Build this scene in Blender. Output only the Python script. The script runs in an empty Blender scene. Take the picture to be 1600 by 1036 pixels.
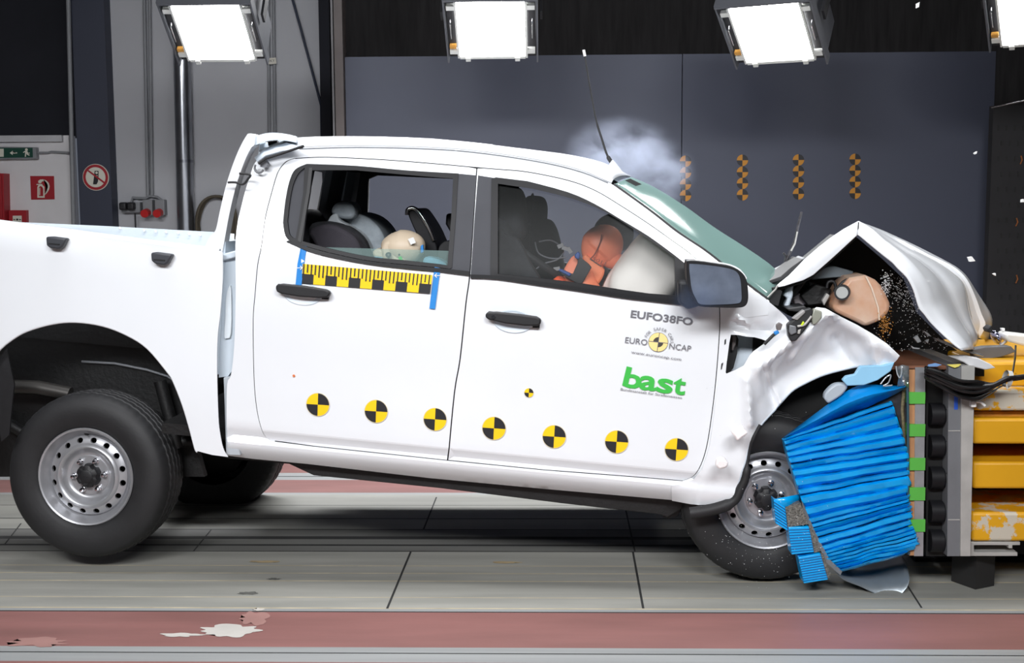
import bpy, bmesh, math, random
from mathutils import Vector, Matrix, noise, geometry
random.seed(7)
PI = math.pi
S = bpy.context.scene
COL = S.collection
# ------------------------------------------------------------------ camera
FPX = 1900.0
CAM = Vector((0.0, 0.0, 1.72))
CR = (Matrix.Rotation(math.radians(1.5), 3, 'Z') @ Matrix.Rotation(PI/2 - math.atan(203/FPX), 3, 'X')
      @ Matrix.Rotation(math.radians(-0.33), 3, 'Z'))
cd = bpy.data.cameras.new('camera'); cam = bpy.data.objects.new('camera', cd); COL.objects.link(cam)
cd.sensor_width = 36.0; cd.lens = FPX/1600*36; cd.clip_start = 0.05
cam.matrix_world = Matrix.Translation(CAM) @ CR.to_4x4()
S.camera = cam
# ------------------------------------------------------------------ light
S.view_settings.view_transform = 'Standard'; S.view_settings.look = 'None'
S.view_settings.gamma = 1.0; S.view_settings.use_curve_mapping = False
S.view_settings.exposure = 0.0
W = bpy.data.worlds.new('hall_air'); S.world = W; W.use_nodes = True
W.node_tree.nodes['Background'].inputs[0].default_value = (0.75, 0.82, 1.0, 1)
W.node_tree.nodes['Background'].inputs[1].default_value = 0.16

def area(name, loc, target, sx, sy, power, col=(1, 1, 1), spread=PI):
    l = bpy.data.lights.new(name, 'AREA'); l.shape = 'RECTANGLE'; l.size = sx; l.size_y = sy
    l.energy = power; l.color = col; l.spread = spread
    o = bpy.data.objects.new(name, l); COL.objects.link(o); o.location = loc
    o.rotation_euler = (Vector(target)-Vector(loc)).to_track_quat('-Z', 'Y').to_euler()
    return o
area('front_floodlight_bank', (-2.2, -0.7, 4.5), (-0.8, 5.4, 0.8), 3.2, 0.8, 116, (0.97, 0.98, 1), math.radians(95))
area('front_floodlight_bank', (1.3, -0.7, 4.5), (0.5, 5.4, 0.8), 2.4, 0.8, 76, (0.97, 0.98, 1), math.radians(95))
area('overhead_floodlight_bank', (0.0, 5.2, 5.0), (0.0, 5.2, 0), 5.0, 0.8, 90, (0.97, 0.98, 1), math.radians(110))
area('rear_floodlight_bank', (-0.4, 8.95, 3.5), (-0.4, 6.5, 0.0), 4.6, 0.4, 120, (0.97, 0.98, 1), math.radians(100))

# ------------------------------------------------------------------ materials
def lin(c):
    return tuple((x/255/12.92 if x/255 <= .04045 else ((x/255+.055)/1.055)**2.4) for x in c)
MATS = {}
def mat(name, rgb, rough=0.5, metal=0.0, var=0.08, scale=6.0, bump=0.0, coat=0.0, spec=0.5, alpha=1.0, emit=0.0, stretch=None, trans=0.0, bscale=None, rgb2=None, sss=0.0):
    if name in MATS: return MATS[name]
    m = bpy.data.materials.new(name); m.use_nodes = True; nt = m.node_tree; b = nt.nodes['Principled BSDF']
    c = lin(rgb)
    tc = nt.nodes.new('ShaderNodeTexCoord'); mp = nt.nodes.new('ShaderNodeMapping')
    nt.links.new(tc.outputs['Object'], mp.inputs[0])
    if stretch: mp.inputs['Scale'].default_value = stretch
    nz = nt.nodes.new('ShaderNodeTexNoise'); nz.inputs['Scale'].default_value = scale; nz.inputs['Detail'].default_value = 5
    nt.links.new(mp.outputs[0], nz.inputs['Vector'])
    rp = nt.nodes.new('ShaderNodeValToRGB'); e = rp.color_ramp.elements
    e[0].position = .3; e[1].position = .7
    c2 = lin(rgb2) if rgb2 else tuple(x*(1-var) for x in c)
    e[0].color = (*c2, 1)
    e[1].color = (*[min(1, x*(1+(0 if rgb2 else var))) for x in c], 1)
    nt.links.new(nz.outputs['Fac'], rp.inputs[0]); nt.links.new(rp.outputs[0], b.inputs['Base Color'])
    b.inputs['Roughness'].default_value = rough; b.inputs['Metallic'].default_value = metal
    b.inputs['Coat Weight'].default_value = coat; b.inputs['Specular IOR Level'].default_value = spec
    b.inputs['Alpha'].default_value = alpha; b.inputs['Transmission Weight'].default_value = trans
    if sss: b.inputs['Subsurface Weight'].default_value = sss; b.inputs['Subsurface Radius'].default_value = (.05, .03, .015)
    if emit:
        b.inputs['Emission Color'].default_value = (*c, 1); b.inputs['Emission Strength'].default_value = emit
    if bump:
        n2 = nt.nodes.new('ShaderNodeTexNoise'); n2.inputs['Scale'].default_value = bscale or scale*6; n2.inputs['Detail'].default_value = 4
        nt.links.new(mp.outputs[0], n2.inputs['Vector'])
        bp = nt.nodes.new('ShaderNodeBump'); bp.inputs['Strength'].default_value = bump; bp.inputs['Distance'].default_value = .01
        nt.links.new(n2.outputs['Fac'], bp.inputs['Height']); nt.links.new(bp.outputs[0], b.inputs['Normal'])
    MATS[name] = m
    return m
def glass(name, rgb, amount, rough=0.05, gloss=0.12, tint=.5):
    if name in MATS: return MATS[name]
    m = bpy.data.materials.new(name); m.use_nodes = True; nt = m.node_tree
    for n in list(nt.nodes):
        if n.type != 'OUTPUT_MATERIAL': nt.nodes.remove(n)
    out = nt.nodes['Material Output']
    tr = nt.nodes.new('ShaderNodeBsdfTransparent'); tr.inputs[0].default_value = (*[1-(1-x)*tint for x in lin(rgb)], 1)
    df = nt.nodes.new('ShaderNodeBsdfDiffuse'); df.inputs[0].default_value = (*lin(rgb), 1)
    gl = nt.nodes.new('ShaderNodeBsdfGlossy'); gl.inputs['Roughness'].default_value = rough
    a = nt.nodes.new('ShaderNodeMixShader'); a.inputs[0].default_value = amount
    b = nt.nodes.new('ShaderNodeMixShader'); b.inputs[0].default_value = gloss
    nt.links.new(tr.outputs[0], a.inputs[1]); nt.links.new(df.outputs[0], a.inputs[2])
    nt.links.new(a.outputs[0], b.inputs[1]); nt.links.new(gl.outputs[0], b.inputs[2]); nt.links.new(b.outputs[0], out.inputs[0])
    MATS[name] = m
    return m
def smoke_mat(name, rgb, dens, ns, lo=0.4, hi=0.75, power=1.0):
    m = bpy.data.materials.new(name); m.use_nodes = True; nt = m.node_tree
    for n in list(nt.nodes):
        if n.type != 'OUTPUT_MATERIAL': nt.nodes.remove(n)
    out = nt.nodes['Material Output']
    v = nt.nodes.new('ShaderNodeVolumePrincipled'); v.inputs['Color'].default_value = (*lin(rgb), 1)
    v.inputs['Anisotropy'].default_value = 0.1
    tc = nt.nodes.new('ShaderNodeTexCoord')
    nz = nt.nodes.new('ShaderNodeTexNoise'); nz.inputs['Scale'].default_value = ns; nz.inputs['Detail'].default_value = 4; nz.inputs['Distortion'].default_value = .4
    nt.links.new(tc.outputs['Object'], nz.inputs['Vector'])
    mr = nt.nodes.new('ShaderNodeMapRange'); mr.inputs[1].default_value = lo; mr.inputs[2].default_value = hi
    nt.links.new(nz.outputs['Fac'], mr.inputs[0])
    ln = nt.nodes.new('ShaderNodeVectorMath'); ln.operation = 'LENGTH'; nt.links.new(tc.outputs['Object'], ln.inputs[0])
    fo = nt.nodes.new('ShaderNodeMapRange'); fo.inputs[1].default_value = 1.0; fo.inputs[2].default_value = 0.25; fo.interpolation_type = 'SMOOTHSTEP'
    nt.links.new(ln.outputs['Value'], fo.inputs[0])
    mu = nt.nodes.new('ShaderNodeMath'); mu.operation = 'MULTIPLY'; nt.links.new(mr.outputs[0], mu.inputs[0]); nt.links.new(fo.outputs[0], mu.inputs[1])
    m2 = nt.nodes.new('ShaderNodeMath'); m2.operation = 'MULTIPLY'; m2.inputs[1].default_value = dens; nt.links.new(mu.outputs[0], m2.inputs[0])
    nt.links.new(m2.outputs[0], v.inputs['Density']); nt.links.new(v.outputs[0], out.inputs['Volume'])
    return m

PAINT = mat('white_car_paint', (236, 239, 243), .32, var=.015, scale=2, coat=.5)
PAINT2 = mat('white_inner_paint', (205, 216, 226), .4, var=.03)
BLACK = mat('black_plastic', (22, 22, 25), .55, var=.2, scale=20, bump=.05)
BLACKG = mat('black_gloss_trim', (22, 22, 25), .5, var=.1, spec=.25)
GREYTRIM = mat('charcoal_applique', (66, 67, 72), .6, var=.06, spec=.2)
UNDER = mat('underbody_black', (14, 14, 15), .5, var=.4, scale=9, bump=.2)
RUBBER = mat('tyre_rubber', (30, 30, 32), .62, var=.2, scale=10, bump=.06, bscale=90)
STEEL = mat('silver_rim_paint', (176, 177, 181), .36, metal=.6, var=.06, scale=12)
CHROME = mat('chrome', (215, 215, 220), .12, metal=1, var=.05)
SEAT = mat('black_seat_fabric', (36, 37, 41), .85, var=.25, scale=30, bump=.2)
GREYFAB = mat('grey_seat_fabric', (136, 144, 150), .9, var=.15, scale=25, bump=.2)
ORANGE = mat('orange_dummy_vinyl', (226, 126, 92), .5, var=.06, scale=8)
ORANGE2 = mat('orange_dummy_jacket', (226, 88, 50), .6, var=.08, scale=8)
BEIGE = mat('beige_dummy_vinyl', (214, 196, 172), .5, var=.05, scale=8)
YEL = mat('yellow_marker', (255, 208, 14), .5, var=.03)
INK = mat('black_marker', (34, 34, 38), .5, var=.06)
AMBER = mat('amber_wall_marker', (190, 130, 40), .6, var=.06)
BLUETAPE = mat('blue_tape', (34, 132, 210), .55, var=.06)
WHITE = mat('plain_white', (240, 240, 238), .5, var=.02)
GREEN = mat('green_print', (64, 190, 76), .5, var=.03)
GREYINK = mat('grey_print', (112, 112, 118), .5, var=.05)
CREAM = mat('cream_print', (255, 226, 150), .5, var=.03)
BLUE = mat('blue_honeycomb_sheet', (0, 166, 240), .26, var=.08, scale=5, coat=.3, stretch=(1, 1, 4))
HONEY = mat('honeycomb_cells', (120, 118, 112), .6, metal=.4, var=.6, scale=120, bump=.8, bscale=160)
ALU = mat('aluminium_plate', (176, 178, 182), .35, metal=.6, var=.12, scale=14)
ALU2 = mat('grey_aluminium_sheet', (128, 136, 142), .3, metal=.5, var=.15, scale=6)
DGREY = mat('grey_steel_plate', (122, 124, 128), .5, metal=.3, var=.08)
LGREY = mat('light_steel_plate', (176, 174, 170), .55, metal=.2, var=.12, scale=10)
PLY = mat('plywood', (176, 128, 88), .6, var=.18, scale=8, stretch=(14, 14, 1))
BOARD = mat('brown_board', (128, 84, 62), .5, var=.2, scale=7, stretch=(1, 6, 6))
BEAM = mat('yellow_beam_paint', (216, 158, 16), .45, var=.06, scale=4, bump=.08)
GTAPE = mat('green_tape', (84, 172, 66), .6, var=.05)
FILM = glass('clear_film', (190, 205, 210), .25, .08, .3)

def worn_yellow(name, bare, frac):
    m = mat(name, (216, 158, 16), .5, var=.05, scale=4)
    nt = m.node_tree; b = nt.nodes['Principled BSDF']
    src = b.inputs['Base Color'].links[0].from_socket
    tc = nt.nodes.new('ShaderNodeTexCoord'); nz = nt.nodes.new('ShaderNodeTexNoise'); nz.inputs['Scale'].default_value = 9; nz.inputs['Detail'].default_value = 8; nz.inputs['Roughness'].default_value = .65
    nt.links.new(tc.outputs['Object'], nz.inputs['Vector'])
    r = nt.nodes.new('ShaderNodeValToRGB'); r.color_ramp.elements[0].position = frac; r.color_ramp.elements[1].position = frac+.03
    nt.links.new(nz.outputs['Fac'], r.inputs[0])
    mx = nt.nodes.new('ShaderNodeMix'); mx.data_type = 'RGBA'; nt.links.new(r.outputs[0], mx.inputs[0])
    nt.links.new(src, mx.inputs[6]); mx.inputs[7].default_value = (*lin(bare), 1); nt.links.new(mx.outputs[2], b.inputs['Base Color'])
    return m
BEAMW = worn_yellow('worn_yellow_beam', (196, 188, 172), .5)
BEAMC = worn_yellow('chipped_yellow_beam', (70, 48, 30), .68)

# ------------------------------------------------------------------ geometry helpers
def ray(px, py):
    return (CR @ Vector(((px-800)/FPX, -(py-518)/FPX, -1.0))).normalized()
class Frame:
    """a place to build in: local x along it, y away from us, z up"""
    def __init__(s, M): s.M = M; s.I = M.inverted()
    def T(s, px, py, w):
        o = s.I @ CAM; d = s.I.to_3x3() @ ray(px, py)
        t = (w-o.y)/d.y
        return o + d*t
    def TW(s, px, py, wf):
        p = s.T(px, py, 0.0)
        for _ in range(5): p = s.T(px, py, wf(p.x, p.z))
        return p
    def scale(s, px, py, w):          # metres per pixel there
        return (s.T(px+1, py, w)-s.T(px, py, w)).length
WORLD = Frame(Matrix.Identity(4))
def Pz(px, py, z=0.0):
    d = ray(px, py); return CAM + d*((z-CAM.z)/d.z)
P = WORLD.T

def finish(name, bm, m, parent=None, smooth=30, mats=None):
    me = bpy.data.meshes.new(name)
    bm.normal_update(); bm.to_mesh(me); bm.free()
    for x in (mats or [m]): me.materials.append(x)
    if smooth is not None:
        for p in me.polygons: p.use_smooth = True
        me.set_sharp_from_angle(angle=math.radians(smooth))
    o = bpy.data.objects.new(name, me); COL.objects.link(o)
    if parent is not None: o.parent = parent
    return o
def tag(o, label=None, cat=None, group=None, kind=None):
    if label: o['label'] = label
    if cat: o['category'] = cat
    if group: o['group'] = group
    if kind: o['kind'] = kind
    return o
def thing(name, label, cat, group=None, M=None, loc=None):
    o = bpy.data.objects.new(name, None); COL.objects.link(o); o.empty_display_size = .1
    if M is not None: o.matrix_world = M
    if loc is not None: o.location = loc
    return tag(o, label, cat, group)
def cr(pts, n=6, closed=False):
    """Catmull-Rom through 2D/3D tuples"""
    out = []; N = len(pts); seg = N if closed else N-1
    for i in range(seg):
        g = lambda k: pts[k % N] if closed else pts[max(0, min(N-1, k))]
        a, b, c, d = g(i-1), g(i), g(i+1), g(i+2)
        for j in range(n):
            t = j/n
            out.append(tuple(.5*((2*b[k])+(-a[k]+c[k])*t+(2*a[k]-5*b[k]+4*c[k]-d[k])*t*t+(-a[k]+3*b[k]-3*c[k]+d[k])*t**3) for k in range(len(b))))
    if not closed: out.append(tuple(pts[-1]))
    return out
def inside(p, poly):
    c = False; n = len(poly); j = n-1
    for i in range(n):
        a, b = poly[i], poly[j]
        if (a[1] > p[1]) != (b[1] > p[1]) and p[0] < (b[0]-a[0])*(p[1]-a[1])/(b[1]-a[1])+a[0]: c = not c
        j = i
    return c
def subdiv(poly, step):
    out = []; n = len(poly)
    for i in range(n):
        a, b = Vector(poly[i][:2]), Vector(poly[(i+1) % n][:2]); k = max(1, int((b-a).length/step))
        for j in range(k): out.append(tuple(a.lerp(b, j/k)))
    return out
def tri2d(outer, holes, grid, zl=()):
    loops = [subdiv(outer, grid)] + [subdiv(h, grid) for h in holes]
    vs = []; es = []
    for lp in loops:
        b = len(vs); vs += [Vector(p) for p in lp]; es += [(b+i, b+(i+1) % len(lp)) for i in range(len(lp))]
    nb = len(vs)
    x0 = min(p[0] for p in outer); x1 = max(p[0] for p in outer); z0 = min(p[1] for p in outer); z1 = max(p[1] for p in outer)
    nx, nz = int((x1-x0)/grid), int((z1-z0)/grid)
    for zz in zl:                       # rows of points along a crease
        for i in range(1, int((x1-x0)/(grid*.7))):
            q = (x0+i*grid*.7, zz)
            if inside(q, outer) and not any(inside(q, h) for h in holes) and min((Vector(q)-v).length for v in vs[:nb]) > .006: vs.append(Vector(q))
    for i in range(1, nx+1):
        for j in range(1, nz+1):
            q = (x0+(i+(.5 if j % 2 else 0))*grid, z0+j*grid)
            if inside(q, outer) and not any(inside(q, h) for h in holes) and all(abs(q[1]-z_) > grid*.4 for z_ in zl):
                if min((Vector(q)-v).length for v in vs[:nb]) > grid*.45: vs.append(Vector(q))
    V, E, Fc, ov, oe, of = geometry.delaunay_2d_cdt(vs, es, [], 0, 1e-6)
    fs = []
    for f in Fc:
        c = sum((V[i] for i in f), Vector((0, 0)))/len(f)
        if inside(c, outer) and not any(inside(c, h) for h in holes): fs.append(f)
    return V, fs
def sheet(name, outer, holes, wf, m, parent=None, thick=.004, grid=.06, smooth=35, zl=()):
    """panel given by a local x/z outline, lying on y = wf(x, z)"""
    V, fs = tri2d(outer, holes, grid, zl)
    bm = bmesh.new()
    fr = [bm.verts.new((v.x, wf(v.x, v.y), v.y)) for v in V]
    bk = [bm.verts.new((v.x, wf(v.x, v.y)+thick, v.y)) for v in V]
    cnt = {}
    for f in fs:
        a = [V[i] for i in f]
        ccw = (a[1].x-a[0].x)*(a[2].y-a[0].y)-(a[1].y-a[0].y)*(a[2].x-a[0].x) > 0
        f = list(f) if ccw else list(f)[::-1]
        try:
            bm.faces.new([fr[i] for i in f]); bm.faces.new([bk[i] for i in f[::-1]])
        except ValueError: continue
        for i in range(len(f)):
            k = (f[i], f[(i+1) % len(f)]); cnt[k] = 1
    for (i, j) in cnt:
        if (j, i) not in cnt:
            try: bm.faces.new([fr[j], fr[i], bk[i], bk[j]])
            except ValueError: pass
    for v in [v for v in bm.verts if not v.link_faces]: bm.verts.remove(v)
    return finish(name, bm, m, parent, smooth)
def panel(fr, name, px, holes, wf, m, parent=None, thick=.004, grid=.06, smooth=35, zl=()):
    if not callable(wf): w0 = wf; wf = lambda x, z: w0
    c = lambda poly: [(q.x, q.z) for q in (fr.TW(p[0], p[1], wf) for p in poly)]
    return sheet(name, c(px), [c(h) for h in holes], wf, m, parent, thick, grid, smooth, zl)
def bevel(o, w, seg=2, ang=40):
    b = o.modifiers.new('bevel', 'BEVEL'); b.width = w; b.segments = seg; b.limit_method = 'ANGLE'; b.angle_limit = math.radians(ang)
    return o
def prism(fr, name, px, w0, w1, m, parent=None, bev=0, smooth=30):
    """polygon seen at depth w0, running straight back to w1"""
    pts = [fr.T(p[0], p[1], w0) for p in px]
    bm = bmesh.new()
    a = [bm.verts.new(p) for p in pts]; b = [bm.verts.new((p.x, w1, p.z)) for p in pts]
    area2 = sum(pts[i].x*pts[(i+1) % len(pts)].z-pts[(i+1) % len(pts)].x*pts[i].z for i in range(len(pts)))
    if area2 < 0: a.reverse(); b.reverse()
    bm.faces.new(a); bm.faces.new(b[::-1])
    for i in range(len(a)): bm.faces.new([a[(i+1) % len(a)], a[i], b[i], b[(i+1) % len(a)]])
    o = finish(name, bm, m, parent, smooth)
    if bev: bevel(o, bev)
    return o
def add_box(bm, c, s, R=None):
    r = bmesh.ops.create_cube(bm, size=1.0)
    M = Matrix.Translation(Vector(c)) @ (R.to_4x4() if R else Matrix.Identity(4)) @ Matrix.Diagonal((*s, 1))
    bmesh.ops.transform(bm, matrix=M, verts=r['verts'])
    return r['verts']
def box(name, c, s, m, parent=None, R=None, bev=0):
    bm = bmesh.new(); add_box(bm, c, s, R)
    o = finish(name, bm, m, parent)
    if bev: bevel(o, bev, 3)
    return o
def add_tube(bm, pts, r, n=8, cap=True):
    pts = [Vector(p) for p in pts]; rings = []
    rr = r if hasattr(r, '__len__') else [r]*len(pts)
    up = Vector((.13, .21, .97))
    for i, p in enumerate(pts):
        d = (pts[min(i+1, len(pts)-1)]-pts[max(i-1, 0)]).normalized()
        s = d.cross(up)
        if s.length < .05: s = d.cross(Vector((1, 0, 0)))
        s.normalize(); t = s.cross(d)
        rings.append([bm.verts.new(p+(s*math.cos(2*PI*k/n)+t*math.sin(2*PI*k/n))*rr[i]) for k in range(n)])
    for a, b in zip(rings, rings[1:]):
        for k in range(n): bm.faces.new([a[k], a[(k+1) % n], b[(k+1) % n], b[k]])
    if cap:
        bm.faces.new(rings[0][::-1]); bm.faces.new(rings[-1])
def tube(name, pts, r, m, parent=None, n=8):
    bm = bmesh.new(); add_tube(bm, pts, r, n); bmesh.ops.recalc_face_normals(bm, faces=bm.faces)
    return finish(name, bm, m, parent, 50)
def add_lathe(bm, prof, n=64, mod=None):
    rings = []
    for (r, y) in prof:
        ring = []
        for k in range(n):
            a = 2*PI*k/n; q = r if mod is None else mod(r, y, k)
            ring.append(bm.verts.new((q*math.cos(a), y, q*math.sin(a))))
        rings.append(ring)
    for a, b in zip(rings, rings[1:]):
        for k in range(n): bm.faces.new([a[k], a[(k+1) % n], b[(k+1) % n], b[k]])
    return rings
def lathe(name, prof, m, parent=None, n=64, mod=None, loc=None, smooth=35, capend=True):
    bm = bmesh.new(); rg = add_lathe(bm, prof, n, mod)
    if capend: bm.faces.new(rg[-1]); bm.faces.new(rg[0][::-1])
    bmesh.ops.recalc_face_normals(bm, faces=bm.faces)
    o = finish(name, bm, m, parent, smooth)
    if loc is not None: o.location = loc
    return o
def loft(name, curves, m, parent=None, thick=.004, smooth=50, offset=0.0):
    """curves: rows of equal length of 3D points"""
    bm = bmesh.new(); rows = [[bm.verts.new(p) for p in c] for c in curves]
    for a, b in zip(rows, rows[1:]):
        for i in range(len(a)-1): bm.faces.new([a[i], a[i+1], b[i+1], b[i]])
    o = finish(name, bm, m, parent, smooth)
    if thick:
        s = o.modifiers.new('skin', 'SOLIDIFY'); s.thickness = thick; s.offset = offset
    return o
def blob(name, c, s, m, parent=None, R=None, sub=4, fn=None):
    bm = bmesh.new(); bmesh.ops.create_icosphere(bm, subdivisions=sub, radius=1)
    for v in bm.verts:
        if fn: v.co = fn(v.co.copy())
    M = Matrix.Translation(Vector(c)) @ (R.to_4x4() if R else Matrix.Identity(4)) @ Matrix.Diagonal((*s, 1))
    bmesh.ops.transform(bm, matrix=M, verts=bm.verts)
    return finish(name, bm, m, parent, 80)
def squircle(k):
    def f(v):
        q = Vector([math.copysign(abs(x)**k, x) for x in v]); return q
    return f
def resample(pts, n):
    pts = [Vector(p) for p in pts]; L = [0]
    for a, b in zip(pts, pts[1:]): L.append(L[-1]+(b-a).length)
    out = []; j = 0
    for i in range(n):
        t = L[-1]*i/(n-1)
        while j < len(L)-2 and L[j+1] < t: j += 1
        out.append(pts[j].lerp(pts[j+1], 0 if L[j+1] == L[j] else (t-L[j])/(L[j+1]-L[j])))
    return out
# flat print: list of (polygon uv, material index); text
def text_tris(s, bold=False):
    cu = bpy.data.curves.new('print', 'FONT'); cu.body = s; cu.size = 1.0; cu.resolution_u = 3
    if bold: cu.offset = .025
    o = bpy.data.objects.new('print', cu); COL.objects.link(o)
    dg = bpy.context.evaluated_depsgraph_get(); dg.update()
    me = bpy.data.meshes.new_from_object(o.evaluated_get(dg))
    vs = [v.co.to_2d() for v in me.vertices]; fs = [list(p.vertices) for p in me.polygons]
    bpy.data.objects.remove(o); bpy.data.curves.remove(cu); bpy.data.meshes.remove(me)
    return vs, fs
class Print:
    """flat printing laid on a surface y = wf(x, z) of a frame"""
    def __init__(s, fr, wf, lift=.0045): s.fr = fr; s.lift = lift; s.wf = wf if callable(wf) else (lambda x, z, c=wf: c); s.bm = bmesh.new(); s.mats = []; s.n = 0
    def mi(s, m):
        if m not in s.mats: s.mats.append(m)
        return s.mats.index(m)
    def put(s, x, z): return s.bm.verts.new((x, s.wf(x, z)-s.lift-s.n*.0005, z))
    def xz(s, px): q = s.fr.TW(px[0], px[1], s.wf); return (q.x, q.z)
    def poly_l(s, pts, m, keep=False):
        if not keep: s.n += 1
        area2 = sum(pts[i][0]*pts[(i+1) % len(pts)][1]-pts[(i+1) % len(pts)][0]*pts[i][1] for i in range(len(pts)))
        if area2 < 0: pts = pts[::-1]
        f = s.bm.faces.new([s.put(*p) for p in pts]); f.material_index = s.mi(m)
        if len(pts) > 4: bmesh.ops.triangulate(s.bm, faces=[f])
    def fan(s, c, rim, m, keep=False):
        if not keep: s.n += 1
        o = s.put(*c); v = [s.put(*p) for p in rim]
        for a, b in zip(v, v[1:]): s.bm.faces.new([o, a, b]).material_index = s.mi(m)
    def poly(s, px, m, keep=False): s.poly_l([s.xz(p) for p in px], m, keep)
    def pie(s, c, r, a0, a1, m, keep=False, n=16):
        s.fan(c, [(c[0]+r*math.cos(a0+(a1-a0)*i/n), c[1]+r*math.sin(a0+(a1-a0)*i/n)) for i in range(n+1)], m, keep)
    def disc(s, c, r, m, n=40): s.pie(c, r, 0, 2*PI, m, n=n)
    def ring(s, c, r0, r1, m, a0=0, a1=2*PI, n=48):
        s.n += 1
        for i in range(n):
            t, u = a0+(a1-a0)*i/n, a0+(a1-a0)*(i+1)/n
            s.poly_l([(c[0]+r0*math.cos(t), c[1]+r0*math.sin(t)), (c[0]+r1*math.cos(t), c[1]+r1*math.sin(t)),
                      (c[0]+r1*math.cos(u), c[1]+r1*math.sin(u)), (c[0]+r0*math.cos(u), c[1]+r0*math.sin(u))], m, True)
    def text(s, txt, p0, p1, h_px, m, bold=False):
        """run txt from pixel p0 to p1 along its baseline, capitals h_px high"""
        vs, fs = text_tris(txt, bold); s.n += 1
        x0 = min(v.x for v in vs); x1 = max(v.x for v in vs); cap = .72
        a, b = Vector(s.xz(p0)), Vector(s.xz(p1)); d = b-a; sx = d.length/(x1-x0); d.normalize(); up = Vector((-d.y, d.x))
        sz = h_px*s.fr.scale(p0[0], p0[1], s.wf(a.x, a.y))/cap
        V = []
        for v in vs: q = a+d*((v.x-x0)*sx)+up*(v.y*sz); V.append(s.put(q.x, q.y))
        for f in fs:
            try: s.bm.faces.new([V[i] for i in f]).material_index = s.mi(m)
            except ValueError: pass
    def arc_text(s, txt, c, r, a0, a1, size, m):
        s.n += 1
        for i, ch in enumerate(txt):
            if ch == ' ': continue
            a = a0+(a1-a0)*i/(len(txt)-1); vs, fs = text_tris(ch)
            xm = (min(v.x for v in vs)+max(v.x for v in vs))/2
            e = Vector((math.sin(a), -math.cos(a))); u = Vector((math.cos(a), math.sin(a))); o = Vector(c)+u*r
            V = [s.put(*(o+e*((v.x-xm)*size)+u*(v.y*size))) for v in vs]
            for f in fs: s.bm.faces.new([V[j] for j in f]).material_index = s.mi(m)
    def done(s, name, parent=None):
        s.bm.normal_update()
        for f in s.bm.faces:
            if f.normal.y > 0: f.normal_flip()
        return finish(name, s.bm, None, parent, None, s.mats)
# ================================================================== SETTING
def struct(o, label=None):
    o['kind'] = 'structure'
    if label: o['label'] = label
    return o
CONC = mat('worn_concrete', (158, 157, 150), .55, var=.16, scale=2.2, bump=.05, stretch=(.35, 3, 1), rgb2=(132, 132, 126))
REDF = mat('red_floor_paint', (142, 98, 94), .5, var=.1, scale=3, bump=.05, stretch=(.4, 2, 1), rgb2=(124, 86, 82))
RAIL = mat('grey_floor_rail', (150, 152, 152), .5, metal=.1, var=.12, scale=4, stretch=(.2, 4, 1))
GROOVE = mat('dark_floor_groove', (40, 40, 40), .8, var=.2)
TAN = mat('tan_plank_seam', (176, 164, 138), .7, var=.2, scale=8, stretch=(1, .1, 1))
DARKSTRIP = mat('dark_tyre_scuff', (84, 84, 82), .6, var=.2, scale=3, stretch=(.2, 2, 1), rgb2=(110, 110, 106))  # darker grey strips along the middle of the track
FM = [CONC, REDF, RAIL, GROOVE, TAN, DARKSTRIP]
bm = bmesh.new()
Yat = lambda py: Pz(852, py).y
# the floor across, from behind the camera to the back wall
cuts = [(-4.0, 0), (3.0, 0), (3.6, 1), (Yat(1036), 2), (Yat(1022.5), 3), (Yat(1021), 2), (Yat(1012.5), 1), (Yat(957.5), 3), (Yat(956), 2), (Yat(952), 4), (Yat(950.5), 0),
        (Yat(934.6), 4), (Yat(933.8), 0), (Yat(909), 4), (Yat(908), 0), (Yat(896.8), 4), (Yat(896), 0), (Yat(885), 4), (Yat(884.2), 0), (Yat(862.6), 3), (Yat(861.6), 5),
        (Yat(853.5), 3), (Yat(851), 5), (Yat(843), 3), (Yat(838.5), 5), (Yat(828), 3), (Yat(827), 0), (Yat(811), 3), (Yat(810), 0), (Yat(790), 3), (Yat(789.4), 0), (Yat(773), 2), (Yat(770), 1), (Yat(750), 2), (Yat(745), 3), (Yat(744), 2), (Yat(739), 1), (Yat(722), 0), (11.4, 0)]
cuts.sort()
for (ya, m), (yb, _) in zip(cuts, cuts[1:]):
    n = 1
    v = [bm.verts.new(p) for p in ((-9, ya, 0), (9, ya, 0), (9, yb, 0), (-9, yb, 0))]
    bm.faces.new(v).material_index = m
def seam(pts, w=.006, m=3):
    q = [Pz(*p) for p in pts]
    for a, b in zip(q, q[1:]):
        f = bm.faces.new([bm.verts.new((p.x+s, p.y, .0012)) for p, s in ((a, -w), (a, w), (b, w), (b, -w))]); f.material_index = m
seam([(642, 862), (605, 951)], .005); seam([(682, 777), (662, 827)], .004)
seam([(978, 798), (992, 862)], .004); seam([(989, 863), (1005, 951)], .005); seam([(1395, 880), (1440, 950)], .004)
seam([(33, 818), (8, 850)], .004); seam([(330, 828), (302, 862)], .004)
floor = struct(finish('floor', bm, None, None, None, FM))
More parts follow.
